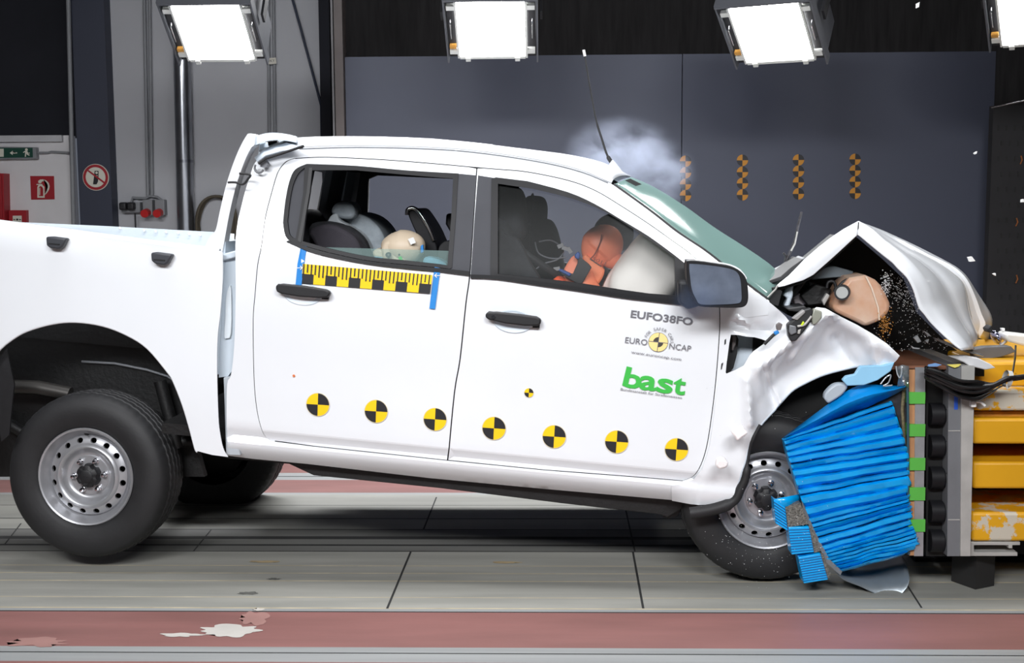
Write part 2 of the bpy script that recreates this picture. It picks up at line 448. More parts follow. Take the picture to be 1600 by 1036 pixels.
# chalky splash and scuffs on the red stripe
bm = bmesh.new()
def blot(cx, cy, rx, ry, n, m, seed, z=.0016):
    pts = []
    for i in range(n):
        a = 2*PI*i/n; r = .72+.5*noise.noise(Vector((math.cos(a)*2.2+seed, math.sin(a)*2.2, seed)))
        pts.append(Pz(cx+rx*r*math.cos(a), cy-ry*r*math.sin(a)))
    f = bm.faces.new([bm.verts.new((p.x, p.y, z)) for p in pts]); f.material_index = m
    if f.normal.z < 0: f.normal_flip()
    bmesh.ops.triangulate(bm, faces=[f])
blot(358, 986, 62, 13, 60, 0, 3.1); blot(282, 993, 42, 4, 40, 0, 7.7); blot(395, 966, 30, 14, 50, 1, 1.3, .0013); blot(405, 953, 12, 3, 30, 0, 5.0, .0017)
blot(428, 905, 14, 2, 30, 2, 2.2); blot(385, 927, 20, 3, 30, 2, 4.4); blot(415, 878, 34, 2.2, 30, 3, 9.1); blot(790, 879, 30, 2.2, 30, 3, 6.1)
blot(60, 1004, 60, 10, 50, 1, 8.2, .0012)
bmesh.ops.recalc_face_normals(bm, faces=bm.faces)
tag(finish('paint_splash', bm, None, floor, None, [mat('chalk_white', (186, 182, 176), .7, var=.1), mat('chalk_faint', (150, 112, 106), .7, var=.1), mat('scuff_dark', (92, 92, 88), .7), mat('scuff_tan', (166, 148, 116), .7, var=.2)]), 'pale splash and scuffs on the red stripe')

WALLM = mat('grey_white_wall', (186, 187, 192), .7, var=.03, scale=2)
WALLD = mat('slate_wall_panel', (58, 62, 78), .6, var=.04, scale=2)
SLATE = mat('slate_partition', (72, 76, 92), .55, var=.03, scale=1.5)
DARK = mat('dark_curtain', (44, 42, 43), .9, var=.3, scale=4, stretch=(6, 6, .6))
DARKB = mat('dark_hall_wall', (36, 37, 45), .9, var=.15, scale=2)
def wallbox(name, x0, x1, z0, z1, y0, y1, m):
    return struct(box(name, ((x0+x1)/2, (y0+y1)/2, (z0+z1)/2), (abs(x1-x0), abs(y1-y0), abs(z1-z0)), m))
YB = 10.4
wx = lambda px, Y, py=200: P(px, py, Y).x
wz = lambda py, Y, px=800: P(px, py, Y).z
wallbox('wall_back', wx(168, YB), wx(504, YB), 0, 5.6, YB, YB+.15, WALLM)
wallbox('wall_back.001', wx(500, YB+.4), wx(1700, YB+.4)+2, 0, 5.6, YB+.5, YB+.7, DARK)
wallbox('wall_left', -9, wx(108, YB), 0, wz(212, YB, 60), YB-.02, YB+.13, mat('pale_low_wall', (228, 226, 228), .7, var=.03))
wallbox('wall_left.001', -9, wx(120, YB+.3), wz(212, YB, 60), 5.6, YB+.3, YB+.45, DARKB)
wallbox('trim_1', -9, wx(100, YB), wz(222, YB, 60), wz(212, YB, 60), YB-.06, YB-.025, mat('white_wall_capping', (200, 200, 204), .5))
wallbox('trim_2', wx(119, YB-.15), wx(170, YB-.15), 0, 5.6, YB-.15, YB+.1, WALLD)
wallbox('trim_3', wx(505, YB), wx(521, YB), 0, 5.6, YB-.1, YB+.3, DARKB)
YP = 9.2
zp = wz(84.5, YP, 1065)
part = wallbox('wall_partition', wx(541, YP), wx(1064.6, YP), 0, zp, YP, YP+.06, SLATE)
wallbox('wall_partition.001', wx(1066, YP), wx(1552, YP), 0, zp, YP, YP+.06, SLATE)
wallbox('trim_4', wx(521, YP), wx(524, YP), 0, 5.6, YP-.02, YP+.12, mat('steel_edge', (110, 108, 110), .5, metal=.3))
wallbox('trim_5', wx(527, YP), wx(540, YP), 0, 5.6, YP-.06, YP+.1, mat('brown_grey_post', (96, 88, 86), .6, var=.1))
# dark perforated panel at the right edge
PERF = mat('dark_perforated_panel', (44, 43, 45), .8, var=.1)
wr = wallbox('wall_right', wx(1551, 8.9), 8.9, 0, wz(165, 8.9, 1570), 8.9, 8.98, PERF)
bm = bmesh.new()
for i in range(5):
    for j in range(14):
        p = P(1560+i*13+(j % 2)*5, 200+j*24, 8.9)
        add_box(bm, (p.x, 8.897, p.z), (.012, .006, .035))
struct(finish('slot_hole', bm, GROOVE, wr))
bm = bmesh.new()
for px, py in ((1588, 347), (1588, 436), (1595, 250)):
    p = P(px, py, 8.9); add_tube(bm, [(p.x-.005, 8.893, p.z-.03), (p.x+.006, 8.89, p.z), (p.x-.002, 8.893, p.z+.03)], .005, 6)
finish('rust_mark', bm, mat('rust', (160, 96, 50), .8), wr)
wallbox('wall_right.001', 9.0, 9.15, 0, 5.6, -4, 11.2, DARKB)
wallbox('wall_left.002', -9.15, -9.0, 0, 5.6, -4, 11.2, WALLM)
wallbox('wall_front', -9, 9, 0, 5.6, -4.15, -4, WALLM)
struct(box('ceiling', (0, 3.6, 5.7), (18.4, 15.4, .15), DARKB))

# ---- things on the walls
GPL = mat('grey_conduit_plastic', (140, 142, 146), .5, var=.05)
def vtube(name, px, py0, py1, Y, r, m, label, cat, dx=0, group=None):
    return tag(tube(name, [P(px, py0, Y), P(px+dx, py1, Y)], r, m, None, 16), label, cat, group)
vtube('downpipe', 281, -60, 700, YB-.075, .072, mat('galvanised_pipe', (160, 162, 168), .28, metal=.9, var=.12, scale=5), 'tall silver galvanised downpipe on the white back wall', 'pipe', 17)
bmj = bmesh.new(); p0 = P(288.5, 252, YB-.075)
add_tube(bmj, [p0+Vector((0, 0, -.012)), p0+Vector((0, 0, .012))], .073, 16)
finish('pipe_joint', bmj, mat('galvanised_band', (130, 132, 138), .3, metal=.9), bpy.data.objects['downpipe']).matrix_parent_inverse = Matrix.Identity(4)
vtube('conduit', 106, -30, 352, YB-.2, .018, GPL, 'grey conduit running down left of the slate pillar', 'conduit', 9)
vtube('conduit', 225, -20, 306, YB-.03, .014, GPL, 'left of the two thin conduits above the red sockets', 'conduit', 6)
vtube('conduit', 233.5, -20, 306, YB-.03, .014, GPL, 'right of the two thin conduits above the red sockets', 'conduit', 4)
vtube('conduit', 419, -20, 235, YB-.03, .013, GPL, 'grey conduit under the small paper tag, left of its pair', 'conduit', 2)
vtube('conduit', 427, -20, 235, YB-.03, .013, GPL, 'grey conduit under the small paper tag, right of its pair', 'conduit', 3)
tag(tube('diagonal_cable', [P(456, -5, YB-.05), P(470, 45, YB-.05), P(486, 105, YB-.05), P(502, 165, YB-.05), P(503, 235, YB-.02)], .011, mat('dark_blue_cable', (30, 38, 60), .5)), 'dark cable slanting down the white wall beside the partition', 'cable')
tagp = thing('cable_tag', 'small white paper tag hung on the two conduits', 'tag', loc=P(423, 95, YB-.06))
pr = Print(WORLD, YB-.06, 0); pr.poly([(416, 91), (431, 90), (432, 99.5), (417, 101)], mat('paper', (224, 220, 208), .7)); pr.text('VKY', (418.5, 97.5), (429.5, 96.5), 4, INK)
o = pr.done('paper', tagp); o.matrix_parent_inverse = Matrix.Translation(-tagp.location)
def under(o, t):
    """keep world place while t is an unrotated Empty"""
    o.parent = t; o.matrix_parent_inverse = t.matrix_basis.inverted(); return o
# sockets
def socket(px, py, w, h, label):
    c = P(px, py, YB); t = thing('power_socket', label, 'socket', None, loc=c)
    k = WORLD.scale(px, py, YB)
    under(box('housing', (c.x, YB-.04, c.z), (w*k, .08, h*k), GPL, None, None, .006), t)
    return t, c, k
t, c, k = socket(209, 324, 29, 16, 'grey double socket with two black plugs on the back wall')
for dx, nm in ((-9, 0), (3, 1)):
    under(box('plug', (c.x+dx*k, YB-.11, c.z+.01), (11*k, .07, 12*k), INK, None, None, .015), t)
q = P(211, 333, YB-.1)
under(tube('plug_cord', [q, q+Vector((0, 0, -.06)), q+Vector((-.004, .02, -.35))], .007, INK), t)
for px, lab in ((235, 'left grey socket box with a round red socket'), (254, 'right grey socket box with a round red socket')):
    t, c, k = socket(px, 324, 15, 24, lab)
    bm = bmesh.new(); add_tube(bm, [(c.x-.005, YB-.08, c.z-8*k), (c.x-.005, YB-.15, c.z-9.5*k)], [.036, .034], 20)
    under(finish('red_socket', bm, mat('red_socket_plastic', (200, 34, 36), .4)), t)
tag(tube('socket_conduit', [P(205, 318, YB-.04), P(207, 309, YB-.04), P(228, 310, YB-.04), P(234, 306, YB-.04), P(246, 308, YB-.04), P(253, 313, YB-.04)], .011, GPL), 'bent grey conduit linking the three wall sockets', 'conduit')
# hose coil
hc = thing('hose_coil', 'loose coil of brown hose hanging on the back wall behind the roll bar', 'hose', loc=P(338, 345, YB-.06))
HOSE = mat('brown_hose', (88, 80, 66), .7, var=.2)
for k in range(6):
    pts = []
    for i in range(40):
        a = 2*PI*i/39; pts.append(P(338+(27+k*1.1)*math.cos(a)+1.5*math.sin(3*a+k), 345-(38+k*.8)*math.sin(a)+k*.7, YB-.03-.012*k))
    under(tube('hose_loop', pts, .012, HOSE), hc)
# signs
def sign(name, label, cat, px, pts, base, th=.012):
    t = thing(name, label, cat, loc=P(*px, YB-.03))
    return t
RED = mat('sign_red', (168, 30, 42), .5, var=.03); SGREEN = mat('sign_green', (14, 70, 56), .5, var=.03); SWHITE = mat('sign_white', (226, 224, 210), .5, var=.02)
def plate(nm, px, Y, m, th, t):
    return under(prism(WORLD, nm, px, Y-th, Y, m, None, .002), t)
YW = YB-.02
t = thing('exit_sign', 'green emergency exit sign with arrow and running man', 'sign', loc=P(25, 240, YW))
plate('sign_box', [(-12, 229), (56, 230), (57, 248), (-12, 249)], YW, GPL, .06, t)
pr = Print(WORLD, YW-.062, 0.001)
pr.poly([(-10, 231), (51, 231), (51.5, 246), (-10, 247)], SGREEN); pr.poly([(-8, 232.5), (6, 232.5), (6, 245), (-8, 245)], SWHITE)
pr.poly([(15.5, 239), (20, 235.5), (20, 238), (27, 238), (27, 240), (20, 240), (20, 242.5)], SWHITE)
pr.disc(pr.xz((41.5, 234)), .012, SWHITE); pr.poly([(39, 235.8), (43.5, 236.5), (42.5, 240.5), (39.5, 240)], SWHITE)
for q in ([(39.5, 239.5), (41, 240.5), (41, 244.8), (39, 245), (39.6, 241.5)], [(41, 239.5), (43, 239.5), (46.8, 242.2), (45.8, 243.4), (42, 241.4)], [(39, 235.8), (36.2, 238), (37, 239), (39.4, 237.5)], [(43, 236.5), (44.6, 239), (47, 238.6), (47, 239.8), (44, 240.2), (42, 238)]): pr.poly(q, SWHITE)
under(pr.done('sign_face'), t)
tag(tube('sign_cable', [P(57, 239, YW-.02), P(75, 239, YW-.01), P(80, 237.5, YW-.01), P(108, 239, YW-.02)], .011, GPL), 'grey wall cable running right from the exit sign', 'cable')
t = thing('fire_extinguisher_sign', 'square red sign with white fire extinguisher symbol', 'sign', loc=P(66, 294, YW))
plate('sign_plate', [(47, 275), (84, 275), (85, 311.5), (48.5, 312)], YW, RED, .008, t)
pr = Print(WORLD, YW-.0085, .001)
pr.poly([(58.5, 309), (58.5, 292), (60, 289.5), (63, 288), (66, 288.5), (69.5, 292), (70, 309)], SWHITE); pr.poly([(60.8, 306.5), (60.8, 293), (63.2, 290.6), (66, 292), (67.6, 295), (67.6, 306.5)], RED); pr.poly([(61.6, 305), (61.6, 294), (63, 293), (63, 305)], SWHITE)
pr.poly([(60, 285.5), (60, 282.5), (63, 280.5), (68, 280.3), (73, 282), (76.5, 286), (78, 291), (77, 296), (74, 301), (70.2, 305), (70, 302), (72.8, 298), (75, 293), (75, 289), (73, 285.5), (70, 283.6), (66, 283.4), (64.5, 286), (62.5, 286.6)], SWHITE)
pr.poly([(57, 289), (57.5, 287.5), (66.5, 287.5), (66.5, 289)], SWHITE)
under(pr.done('symbol'), t)
t = thing('fire_call_point', 'red fire alarm call point with white centre low on the left wall', 'alarm', loc=P(27, 340, YW))
plate('call_box', [(13.5, 328.5), (41, 328.5), (41.5, 356), (14, 356)], YW, RED, .05, t)
pr = Print(WORLD, YW-.051, .001); pr.poly([(20, 337), (34, 337), (34, 352), (20, 352)], SWHITE); pr.disc(pr.xz((27, 343)), .009, INK)
pr.poly([(21, 342.4), (24, 342.4), (24, 343.8), (21, 343.8)], INK); pr.poly([(30, 342.4), (33, 342.4), (33, 343.8), (30, 343.8)], INK)
under(pr.done('call_face'), t)
t = thing('red_cabinet', 'edge of a red cabinet at the far left of the wall', 'cabinet', loc=P(0, 310, YW))
plate('cabinet_body', [(-60, 270), (5.5, 271), (7, 352), (-60, 352)], YW, RED, .12, t)
plate('cabinet_door', [(-57, 273), (2, 274), (3.5, 349), (-57, 349)], YW-.12, RED, .015, t)
YQ = YB-.155
t = thing('no_phone_sign', 'round sign with a crossed out mobile phone on the slate pillar', 'sign', loc=P(150, 276, YQ))
c = P(150, 277, YQ); k = WORLD.scale(150, 277, YQ)
bm = bmesh.new(); add_tube(bm, [(c.x, YQ-.006, c.z), (c.x, YQ+.004, c.z)], 20.5*k, 48); under(finish('sign_disc', bm, SWHITE), t)
pr = Print(WORLD, YQ-.0075, .0005)
pr.poly([(148, 267), (154, 267), (154, 276), (153, 284), (151, 288), (145.5, 288), (147.5, 280)], INK); pr.disc(pr.xz((151, 270)), .011, SWHITE); pr.poly([(149, 274), (153, 274), (152.8, 275), (149, 275)], SWHITE)
pr.ring((c.x, c.z), 15.5*k, 19.5*k, RED); pr.poly([(137, 267.5), (138.5, 265.5), (164, 284.5), (162.5, 286.8)], RED)
under(pr.done('symbol'), t)

# markers on the partition: four columns of four
cols = [(1071, 'nearest the smoke', [252, 270, 288, 305.5]), (1160, 'second from the smoke', [250.5, 269, 286.5, 304.5]), (1247.5, 'above the wiper arm', [250, 267.5, 285, 303]), (1336, 'above the hood peak', [249, 266.5, 284, 302])]
rows = ['top', 'upper middle', 'lower middle', 'bottom']
for px, where, ys in cols:
    for r_, py in zip(rows, ys):
        pr = Print(WORLD, YP, .002); c = pr.xz((px, py)); R_ = 8.9*WORLD.scale(px, py, YP)
        pr.pie(c, R_, 0, PI/2, INK); pr.pie(c, R_, PI/2, PI, AMBER, True); pr.pie(c, R_, PI, 1.5*PI, INK, True); pr.pie(c, R_, 1.5*PI, 2*PI, AMBER, True)
        tag(pr.done('wall_marker'), f'{r_} amber and black round marker in the partition column {where}', 'marker', 'crash markers on the slate partition')

# ---- floodlights
LAMPF = mat('lamp_glow', (255, 255, 255), .4, emit=22); HOUS = mat('grey_lamp_housing', (96, 98, 104), .5, metal=.3, var=.05); HOUSD = mat('black_lamp_inner', (28, 28, 32), .6)
CLIPM = mat('white_lamp_clip', (214, 214, 210), .5); ORCLIP = mat('orange_lamp_clip', (206, 150, 70), .5)
def lamp(px, py, Y, yaw, label):
    """face centre at the pixel; face looks down towards the truck"""
    c = P(px, py, Y); a = math.radians(yaw)
    u = Vector((math.cos(a), -math.sin(a), 0)); v = Vector((math.sin(a)*.80, math.cos(a)*.80, -.60)); n = u.cross(v)
    if n.z > 0: n = -n
    M = Matrix((u, v, n)).transposed().to_4x4(); M.translation = c
    t = thing('floodlight', label, 'floodlight', 'floodlights above the truck', M)
    w, h = .205, .22
    def part(nm, boxes, m):
        b = bmesh.new()
        for (cc, s) in boxes: add_box(b, cc, s)
        o = finish(nm, b, m, t); return o
    part('lamp_glass', [((0, 0, .012), (2*w, 2*h, .016))], LAMPF)
    part('housing', [((0, 0, -.16), (2*w+.13, 2*h+.07, .28)), ((0, -h-.045, 0), (2*w+.15, .012, .1)), ((-w-.075, 0, 0), (.01, 2*h+.1, .07)), ((w+.075, 0, 0), (.01, 2*h+.1, .07))], HOUS)
    part('inner_frame', [((0, 0, -.012), (2*w+.125, 2*h+.06, .02))], HOUSD)
    part('glass_frame', [((-w-.008, 0, .02), (.012, 2*h+.03, .02)), ((w+.008, 0, .02), (.012, 2*h+.03, .02)), ((0, h+.012, .02), (2*w, .02, .02))], CLIPM)
    for sx in (-1, 1):
        for sy in (-1, 1):
            part('clip', [((sx*(w+.036), sy*(h-.035), .012), (.05, .032, .03))], CLIPM)
        part('clip', [((sx*(w-.05), h+.022, .022), (.03, .03, .03))], CLIPM)
        if sx < 0: part('orange_clip', [((-w-.04, h-.075, .01), (.04, .022, .028))], ORCLIP)
        hb = tube('handle', [(sx*(w+.045), -.07, 0), (sx*(w+.045), -.06, .03), (sx*(w+.045), .06, .03), (sx*(w+.045), .07, 0)], .005, CHROME, t)
    part('yoke', [((-w-.1, -.05, -.2), (.015, .07, .3)), ((w+.1, -.05, -.2), (.015, .07, .3)), ((0, -.05, -.36), (2*w+.22, .07, .02))], HOUSD)
    tube('hanger', [(0, -.05, -.36), tuple(M.inverted() @ (M @ Vector((0, -.05, -.36))+Vector((0, 0, 5.6-(M @ Vector((0, -.05, -.36))).z))))], .025, HOUSD, t)
    return t
lamp(335, 48, 7.6, 0, 'floodlight hanging in front of the white wall and downpipe')
lamp(768, 43, 7.6, 0, 'floodlight hanging above the roof of the cab')
lamp(1207, 49, 7.4, 27, 'tilted floodlight hanging above the crumpled hood')
lamp(1622, 20, 7.3, 27, 'floodlight cut off by the right edge above the barrier')
# ================================================================== PICKUP TRUCK
Lat = ray(955, 318)                       # the truck's own sideways direction
O0 = CAM + ray(136, 745)*(5.38/ray(136, 745).y)
def on_side(px, py):
    d = ray(px, py); return CAM + d*((O0-CAM).dot(Lat)/d.dot(Lat))
Xt = (on_side(1030, 749)-on_side(427, 690)).normalized(); Zt = Xt.cross(Lat)
MT = Matrix((Xt, Lat, Zt)).transposed().to_4x4(); MT.translation = O0 - Zt*.383
TR = Frame(MT); T = TR.T
truck = thing('pickup_truck', 'white double cab pickup truck crashed nose first into the blue barrier, rear lifted', 'truck', None, MT)
_prof = cr([(.30, .20), (.46, .15), (.50, .12), (.525, .085), (.55, .056), (.575, .032), (.595, .020), (.610, .018), (.622, .034), (.630, .034), (.650, .021), (.670, .007), (.678, .004), (.70, .002), (.76, .000), (.82, -.003), (.90, -.006), (1.0, -.012), (1.2, -.028), (1.38, -.034), (1.47, -.03), (1.54, -.012), (1.66, .02), (1.80, .06), (1.95, .11), (2.04, .15), (2.12, .21), (2.4, .5)], 4)
def wp(x, z):
    if z <= _prof[0][0]: return _prof[0][1]
    for a, b in zip(_prof, _prof[1:]):
        if z <= b[0]: return a[1]+(b[1]-a[1])*(z-a[0])/(b[0]-a[0])
    return _prof[-1][1]
def off(d): return lambda x, z: wp(x, z)+d
def wbed(x, z): return -.02+.06*max(0, (.75-z))+(.02 if z > 1.46 else 0)*min(1, (z-1.46)*20)
BW = 1.80                                     # body width at the sills
def tp(name, px, holes, wf, m, parent=truck, thick=.004, grid=.06, smooth=35, zl=()): return panel(TR, name, px, holes, wf, m, parent, thick, grid, smooth, zl)

# ---- cab outlines (photo pixels)
roofB = cr([(408, 243), (420, 238), (445, 233), (480, 230), (560, 228), (680, 231), (760, 238), (850, 252), (910, 267), (955, 287)], 4)
apil = cr([(955, 287), (1015, 328), (1057, 361), (1099, 389), (1131, 414), (1167, 443), (1202, 470)], 4)
cabrear = cr([(355, 712), (354, 650), (355, 600), (361, 585), (366, 540), (368, 470), (368, 420), (368, 381), (371, 350), (377, 323), (383, 299), (390, 277), (397, 257), (408, 243)], 4)
rd_rear = cr([(427, 690), (414, 682), (405, 660), (399, 626), (396, 580), (395, 500), (398, 459), (402, 414), (408, 384), (414, 340), (423, 304), (431, 276), (437, 263), (447, 252), (460, 247)], 4)
seamtop = cr([(460, 247), (510, 245), (600, 249), (689, 256), (744, 261), (780, 264), (824, 268), (887, 281), (930, 297), (972, 322), (1015, 350), (1050, 375), (1079, 396), (1104, 420)], 4)
fd_front = cr([(1125, 480), (1125, 518), (1119, 596), (1112, 654), (1105, 697), (1096, 726), (1084, 744), (1066, 752)], 4)
doorbot = [(1066, 752), (1030, 749), (850, 735), (699, 720), (490, 698), (427, 690)]
bseam = cr([(745, 262), (740, 340), (734, 429), (728, 474), (719, 560), (710, 614), (700, 720)], 4)
def split_at(c, x): return [p for p in c if p[0] < x-1.5], [p for p in c if p[0] > x+1.5]
st_r, st_f = split_at(seamtop, 745)
db = doorbot
gap = 1.4
# ---- body side with the door openings and the sill
sill = [(1047, 757), (1046, 781), (850, 764), (670, 747), (480, 725), (395, 717), (355, 712)]
outer = roofB+apil[1:]+[(1200, 492), (1140, 500), (1138, 540), (1128, 640), (1112, 715), (1096, 750), (1075, 770), (1056, 782)]+sill[1:]+cabrear[1:-1]
hole = rd_rear+seamtop[1:]+[(1125, 440)]+fd_front+doorbot[1:-1]
tp('cab_side', outer, [hole], wp, PAINT, grid=.026, zl=(.535, .55, .5625, .575, .585, .595, .605))
def shrink(c, dx, dy): return [(p[0]+dx, p[1]+dy) for p in c]
rdoor = [(p[0]+gap*.8, p[1]+gap*.5) for p in rd_rear]+[(p[0], p[1]+gap) for p in st_r]+[(p[0]-gap*.7, p[1]+(gap if i == 0 else 0)) for i, p in enumerate(bseam)]
rdoor[-1] = (699-gap*.5, 720-gap); rdoor += [(490, 698-gap), (430, 690-gap)]
fdoor = [(p[0]+gap*.7, p[1]+(gap if i == 0 else 0)) for i, p in enumerate(bseam)][::-1]
fdoor[0] = (699+gap, 720-gap)
fdoor += [(p[0], p[1]+gap) for p in st_f]+[(1123, 442)]+[(p[0]-gap, p[1]) for p in fd_front[:-1]]+[(1064, 752-gap), (1030, 749-gap), (850, 735-gap)]
rw_out = cr([(442, 348), (446, 313), (452, 284), (461, 265), (479, 256)], 4)+cr([(484, 256), (556, 259), (633, 266), (716, 271)], 3)+[(716, 275), (712, 340), (706, 418)]+cr([(703, 420), (687, 418), (633, 413), (575, 407), (517, 395), (479, 385), (458, 379), (446, 369), (442, 348)], 3)[:-1]
fw_out = [(768, 279), (775, 277)]+cr([(824, 283), (887, 300), (930, 319), (972, 344), (1015, 370), (1056, 400), (1078, 418)], 3)+[(1085, 478)]+cr([(1057, 469), (1015, 465), (972, 460), (909, 450), (845, 441), (777, 432)], 3)+[(766, 430)]
rear_door = tp('rear_door', rdoor, [rw_out], wp, PAINT, grid=.032, smooth=12, zl=(.634, .650, .670, .678, .70))
front_door = tp('front_door', fdoor, [fw_out], wp, PAINT, grid=.032, smooth=12, zl=(.634, .650, .670, .678, .70))
# dark door jambs behind the gaps
tp('door_jamb', [(p[0]-6, p[1]-6) for p in rd_rear]+[(p[0], p[1]-6) for p in st_r+st_f]+[(1118, 430)]+[(p[0]+7, p[1]) for p in fd_front]+[(p[0], p[1]+5) for p in doorbot[:-1]],
   [rw_out, fw_out], off(.03), UNDER, thick=.02, grid=.12)
# ---- rear window: trim, quarter light, divider, half lowered glass
rw_in = [(487, 266), (556, 266), (633, 273), (708, 279), (705, 340), (699, 415)]+cr([(687, 413), (633, 407), (575, 401), (517, 389), (473, 377)], 3)
tp('window_trim', rw_out, [rw_in, cr([(449, 345), (453, 312), (458, 288), (466, 271), (476, 262)], 3)+[(474, 300), (467, 345), (462, 373)]+cr([(458, 372), (452, 365), (449, 345)], 3)[:-1]], off(-.009), BLACKG, rear_door, .018, .03)
tp('quarter_light', [(447, 345), (453, 300), (462, 268), (480, 259), (476, 300), (468, 350), (463, 378), (453, 371)], [], off(.004), GREYTRIM, rear_door, .006, .05)
tp('window_channel', [(483, 262), (488, 262), (484, 300), (476, 345), (470, 379), (465, 376), (471, 345), (479, 300)], [], off(-.012), BLACK, rear_door, .024, .04)
tp('side_glass', [(470, 384), (496, 386), (600, 389), (702, 392), (702, 416), (687, 416), (633, 410), (575, 404), (517, 393)], [], off(.016), glass('tinted_glass', (150, 185, 180), .12, .3, .004, .3), rear_door, .004, .05)
tp('pillar_applique', [(712, 271), (744.5, 274), (739.5, 340), (733.5, 430), (702, 426), (708, 340)], [], off(-.0035), GREYTRIM, rear_door, .006, .03)
tp('pillar_applique', [(747, 274), (772, 278), (770, 350), (769, 432), (735.5, 429), (741.5, 340)], [], off(-.0035), GREYTRIM, front_door, .006, .03)
tp('belt_moulding', cr([(450, 376), (480, 386), (517, 396), (575, 408), (633, 414), (687, 419), (733, 424)], 3)+[(733, 431)]+cr([(687, 425), (633, 420), (575, 413), (517, 402), (480, 392), (446, 377)], 3), [], off(-.012), BLACKG, rear_door, .016, .03)
tp('belt_moulding', cr([(735, 429), (777, 431), (845, 440), (909, 449), (972, 459), (1015, 464), (1064, 470)], 3)+[(1064, 477)]+cr([(1015, 471), (972, 466), (909, 456), (845, 447), (777, 437), (735, 435)], 3), [], off(-.012), BLACKG, front_door, .016, .03)
# ---- front window: trim, mirror sail, glass
fw_in = [(778, 287)]+cr([(832, 295), (896, 311), (947, 332), (994, 361), (1054, 402)], 3)+[(1055, 462)]+cr([(1015, 459), (972, 453), (909, 443), (845, 435), (778, 428)], 3)
tp('window_trim', fw_out, [fw_in], off(-.009), BLACKG, front_door, .018, .03)
tp('mirror_sail', [(1057, 404), (1079, 419), (1086, 477), (1058, 470)], [], off(-.008), GREYTRIM, front_door, .01, .05)
tp('side_glass', fw_in, [], off(.014), glass('clear_side_glass', (190, 205, 205), .004, .3, .003, .06), front_door, .004, .06)
# ---- door handles
for fr_, px, pts in ((rear_door, 0, [(430, 449), (432, 445), (440, 443.5), (474, 447), (508, 452.5), (515, 456), (515, 461), (511, 465), (498, 466), (468, 464), (440, 459.5), (432, 456)]),
                     (front_door, 1, [(758, 492), (761, 488), (775, 487.5), (810, 491), (838, 495), (845, 499), (845, 506), (840, 509.5), (820, 509.5), (790, 506), (764, 500), (759, 497)])):
    x, z = T(*pts[0], 0).x, T(*pts[0], 0).z
    h = prism(TR, 'door_handle', pts, -.075, -.04, BLACK, fr_, .008)
    bm = bmesh.new(); 
    for a in (pts[1], pts[6]):
        q = T(a[0], a[1]+3, -.05); add_box(bm, (q.x+(.02 if a is pts[1] else -.02), -.035, q.z), (.03, .03, .025))
    finish('handle_mount', bm, BLACK, fr_)
    # scooped recess plate under the grip
    c = T(sum(p[0] for p in pts)/len(pts), pts[0][1]+6, -.03)
    bm = bmesh.new(); add_lathe(bm, [(.001, .004), (.05, .002), (.066, -.001), (.07, .001)], 32)
    o = finish('handle_cup', bm, PAINT2, fr_); o.location = (c.x+.005, -.0335, c.z-.012); o.scale = (1.25, 1, .72)
bm = bmesh.new(); c = T(771, 495, -.075); add_tube(bm, [(c.x, -.072, c.z), (c.x, -.079, c.z)], .009, 16); finish('lock_cylinder', bm, CHROME, front_door)

# ---- roof
def px3(pts, w): return [T(p[0], p[1], w) for p in pts]
def mirror(c): return [Vector((p.x, BW-p.y, p.z)) for p in c]
NR = 40
r0 = resample([TR.TW(p[0], p[1], wp) for p in roofB], NR)
sil = cr([(412, 237), (430, 229), (448, 222), (480, 218.5), (535, 217.5), (601, 218.5), (676, 221.5), (746, 228), (800, 234), (863, 241.5), (900, 246.5), (945, 257), (985, 277)], 4)
r2 = resample(px3(sil, .9), NR)
rows = []
for t in range(17):
    f = t/16; e = math.sin(f*PI/2)**.55
    rows.append([Vector((a.x+(b.x-a.x)*f, a.y+(b.y-a.y)*f**1.15, a.z+(b.z-a.z)*e)) for a, b in zip(r0, r2)])
rows += [[Vector((p.x, BW-p.y, p.z)) for p in rw] for rw in rows[-2::-1]]
roof = loft('roof', rows, PAINT, truck, .006, 60, 1)
loft('headliner', [[p-Vector((0, 0, .06)) for p in rw] for rw in rows[2:-2:2]], SEAT, roof, .01)
# pressed roof ribs, a thin rail with studs, a torn rubber strip
for k, (ra, rb) in enumerate(((5, 14), (8, 14))):
    tube('roof_rib', [rows[ra][i]+Vector((0, 0, .002)) for i in range(3, 26)], .006, PAINT, roof)
q = resample(px3([(682, 231.5), (700, 230), (725, 232.5), (744, 237)], .3), 12)
tube('roof_strip', [p+Vector((0, 0, .015)) for p in q], .009, BLACK, roof)
bm = bmesh.new()
for px in (693, 729, 736, 769): p = T(px, 229+(px-693)*.06, .45); add_tube(bm, [p+Vector((0, 0, -.02)), p+Vector((0, 0, .012))], .003, 6)
finish('roof_stud', bm, CHROME, roof)
# shade of the ditch drawn as a thin grey line along the side
tube('roof_ditch', [TR.TW(p[0], p[1]+.8, off(-.001)) for p in cr([(468, 232), (560, 229.5), (680, 232.5), (760, 239.5), (850, 253.5), (910, 268.5), (950, 285)], 4)], .0028, mat('ditch_shadow_rubber', (120, 124, 130), .6), roof)
# antenna
ab = prism(TR, 'antenna_base', [(948, 268), (952, 256), (957, 249), (962, 254), (976, 272)], .86, .93, mat('pale_antenna_base', (200, 204, 210), .4), truck, .006)
tube('antenna_mast', [T(p[0], p[1], .895) for p in cr([(962, 262), (953, 250), (947, 238), (940, 216), (932, 190), (925, 155), (919, 120), (913.5, 86)], 5)], [.011]*8+[.006]*12+[.004]*16, BLACK, ab)
tube('antenna_tip', [T(914, 88, .895), T(912, 78, .895)], .007, WHITE, ab)
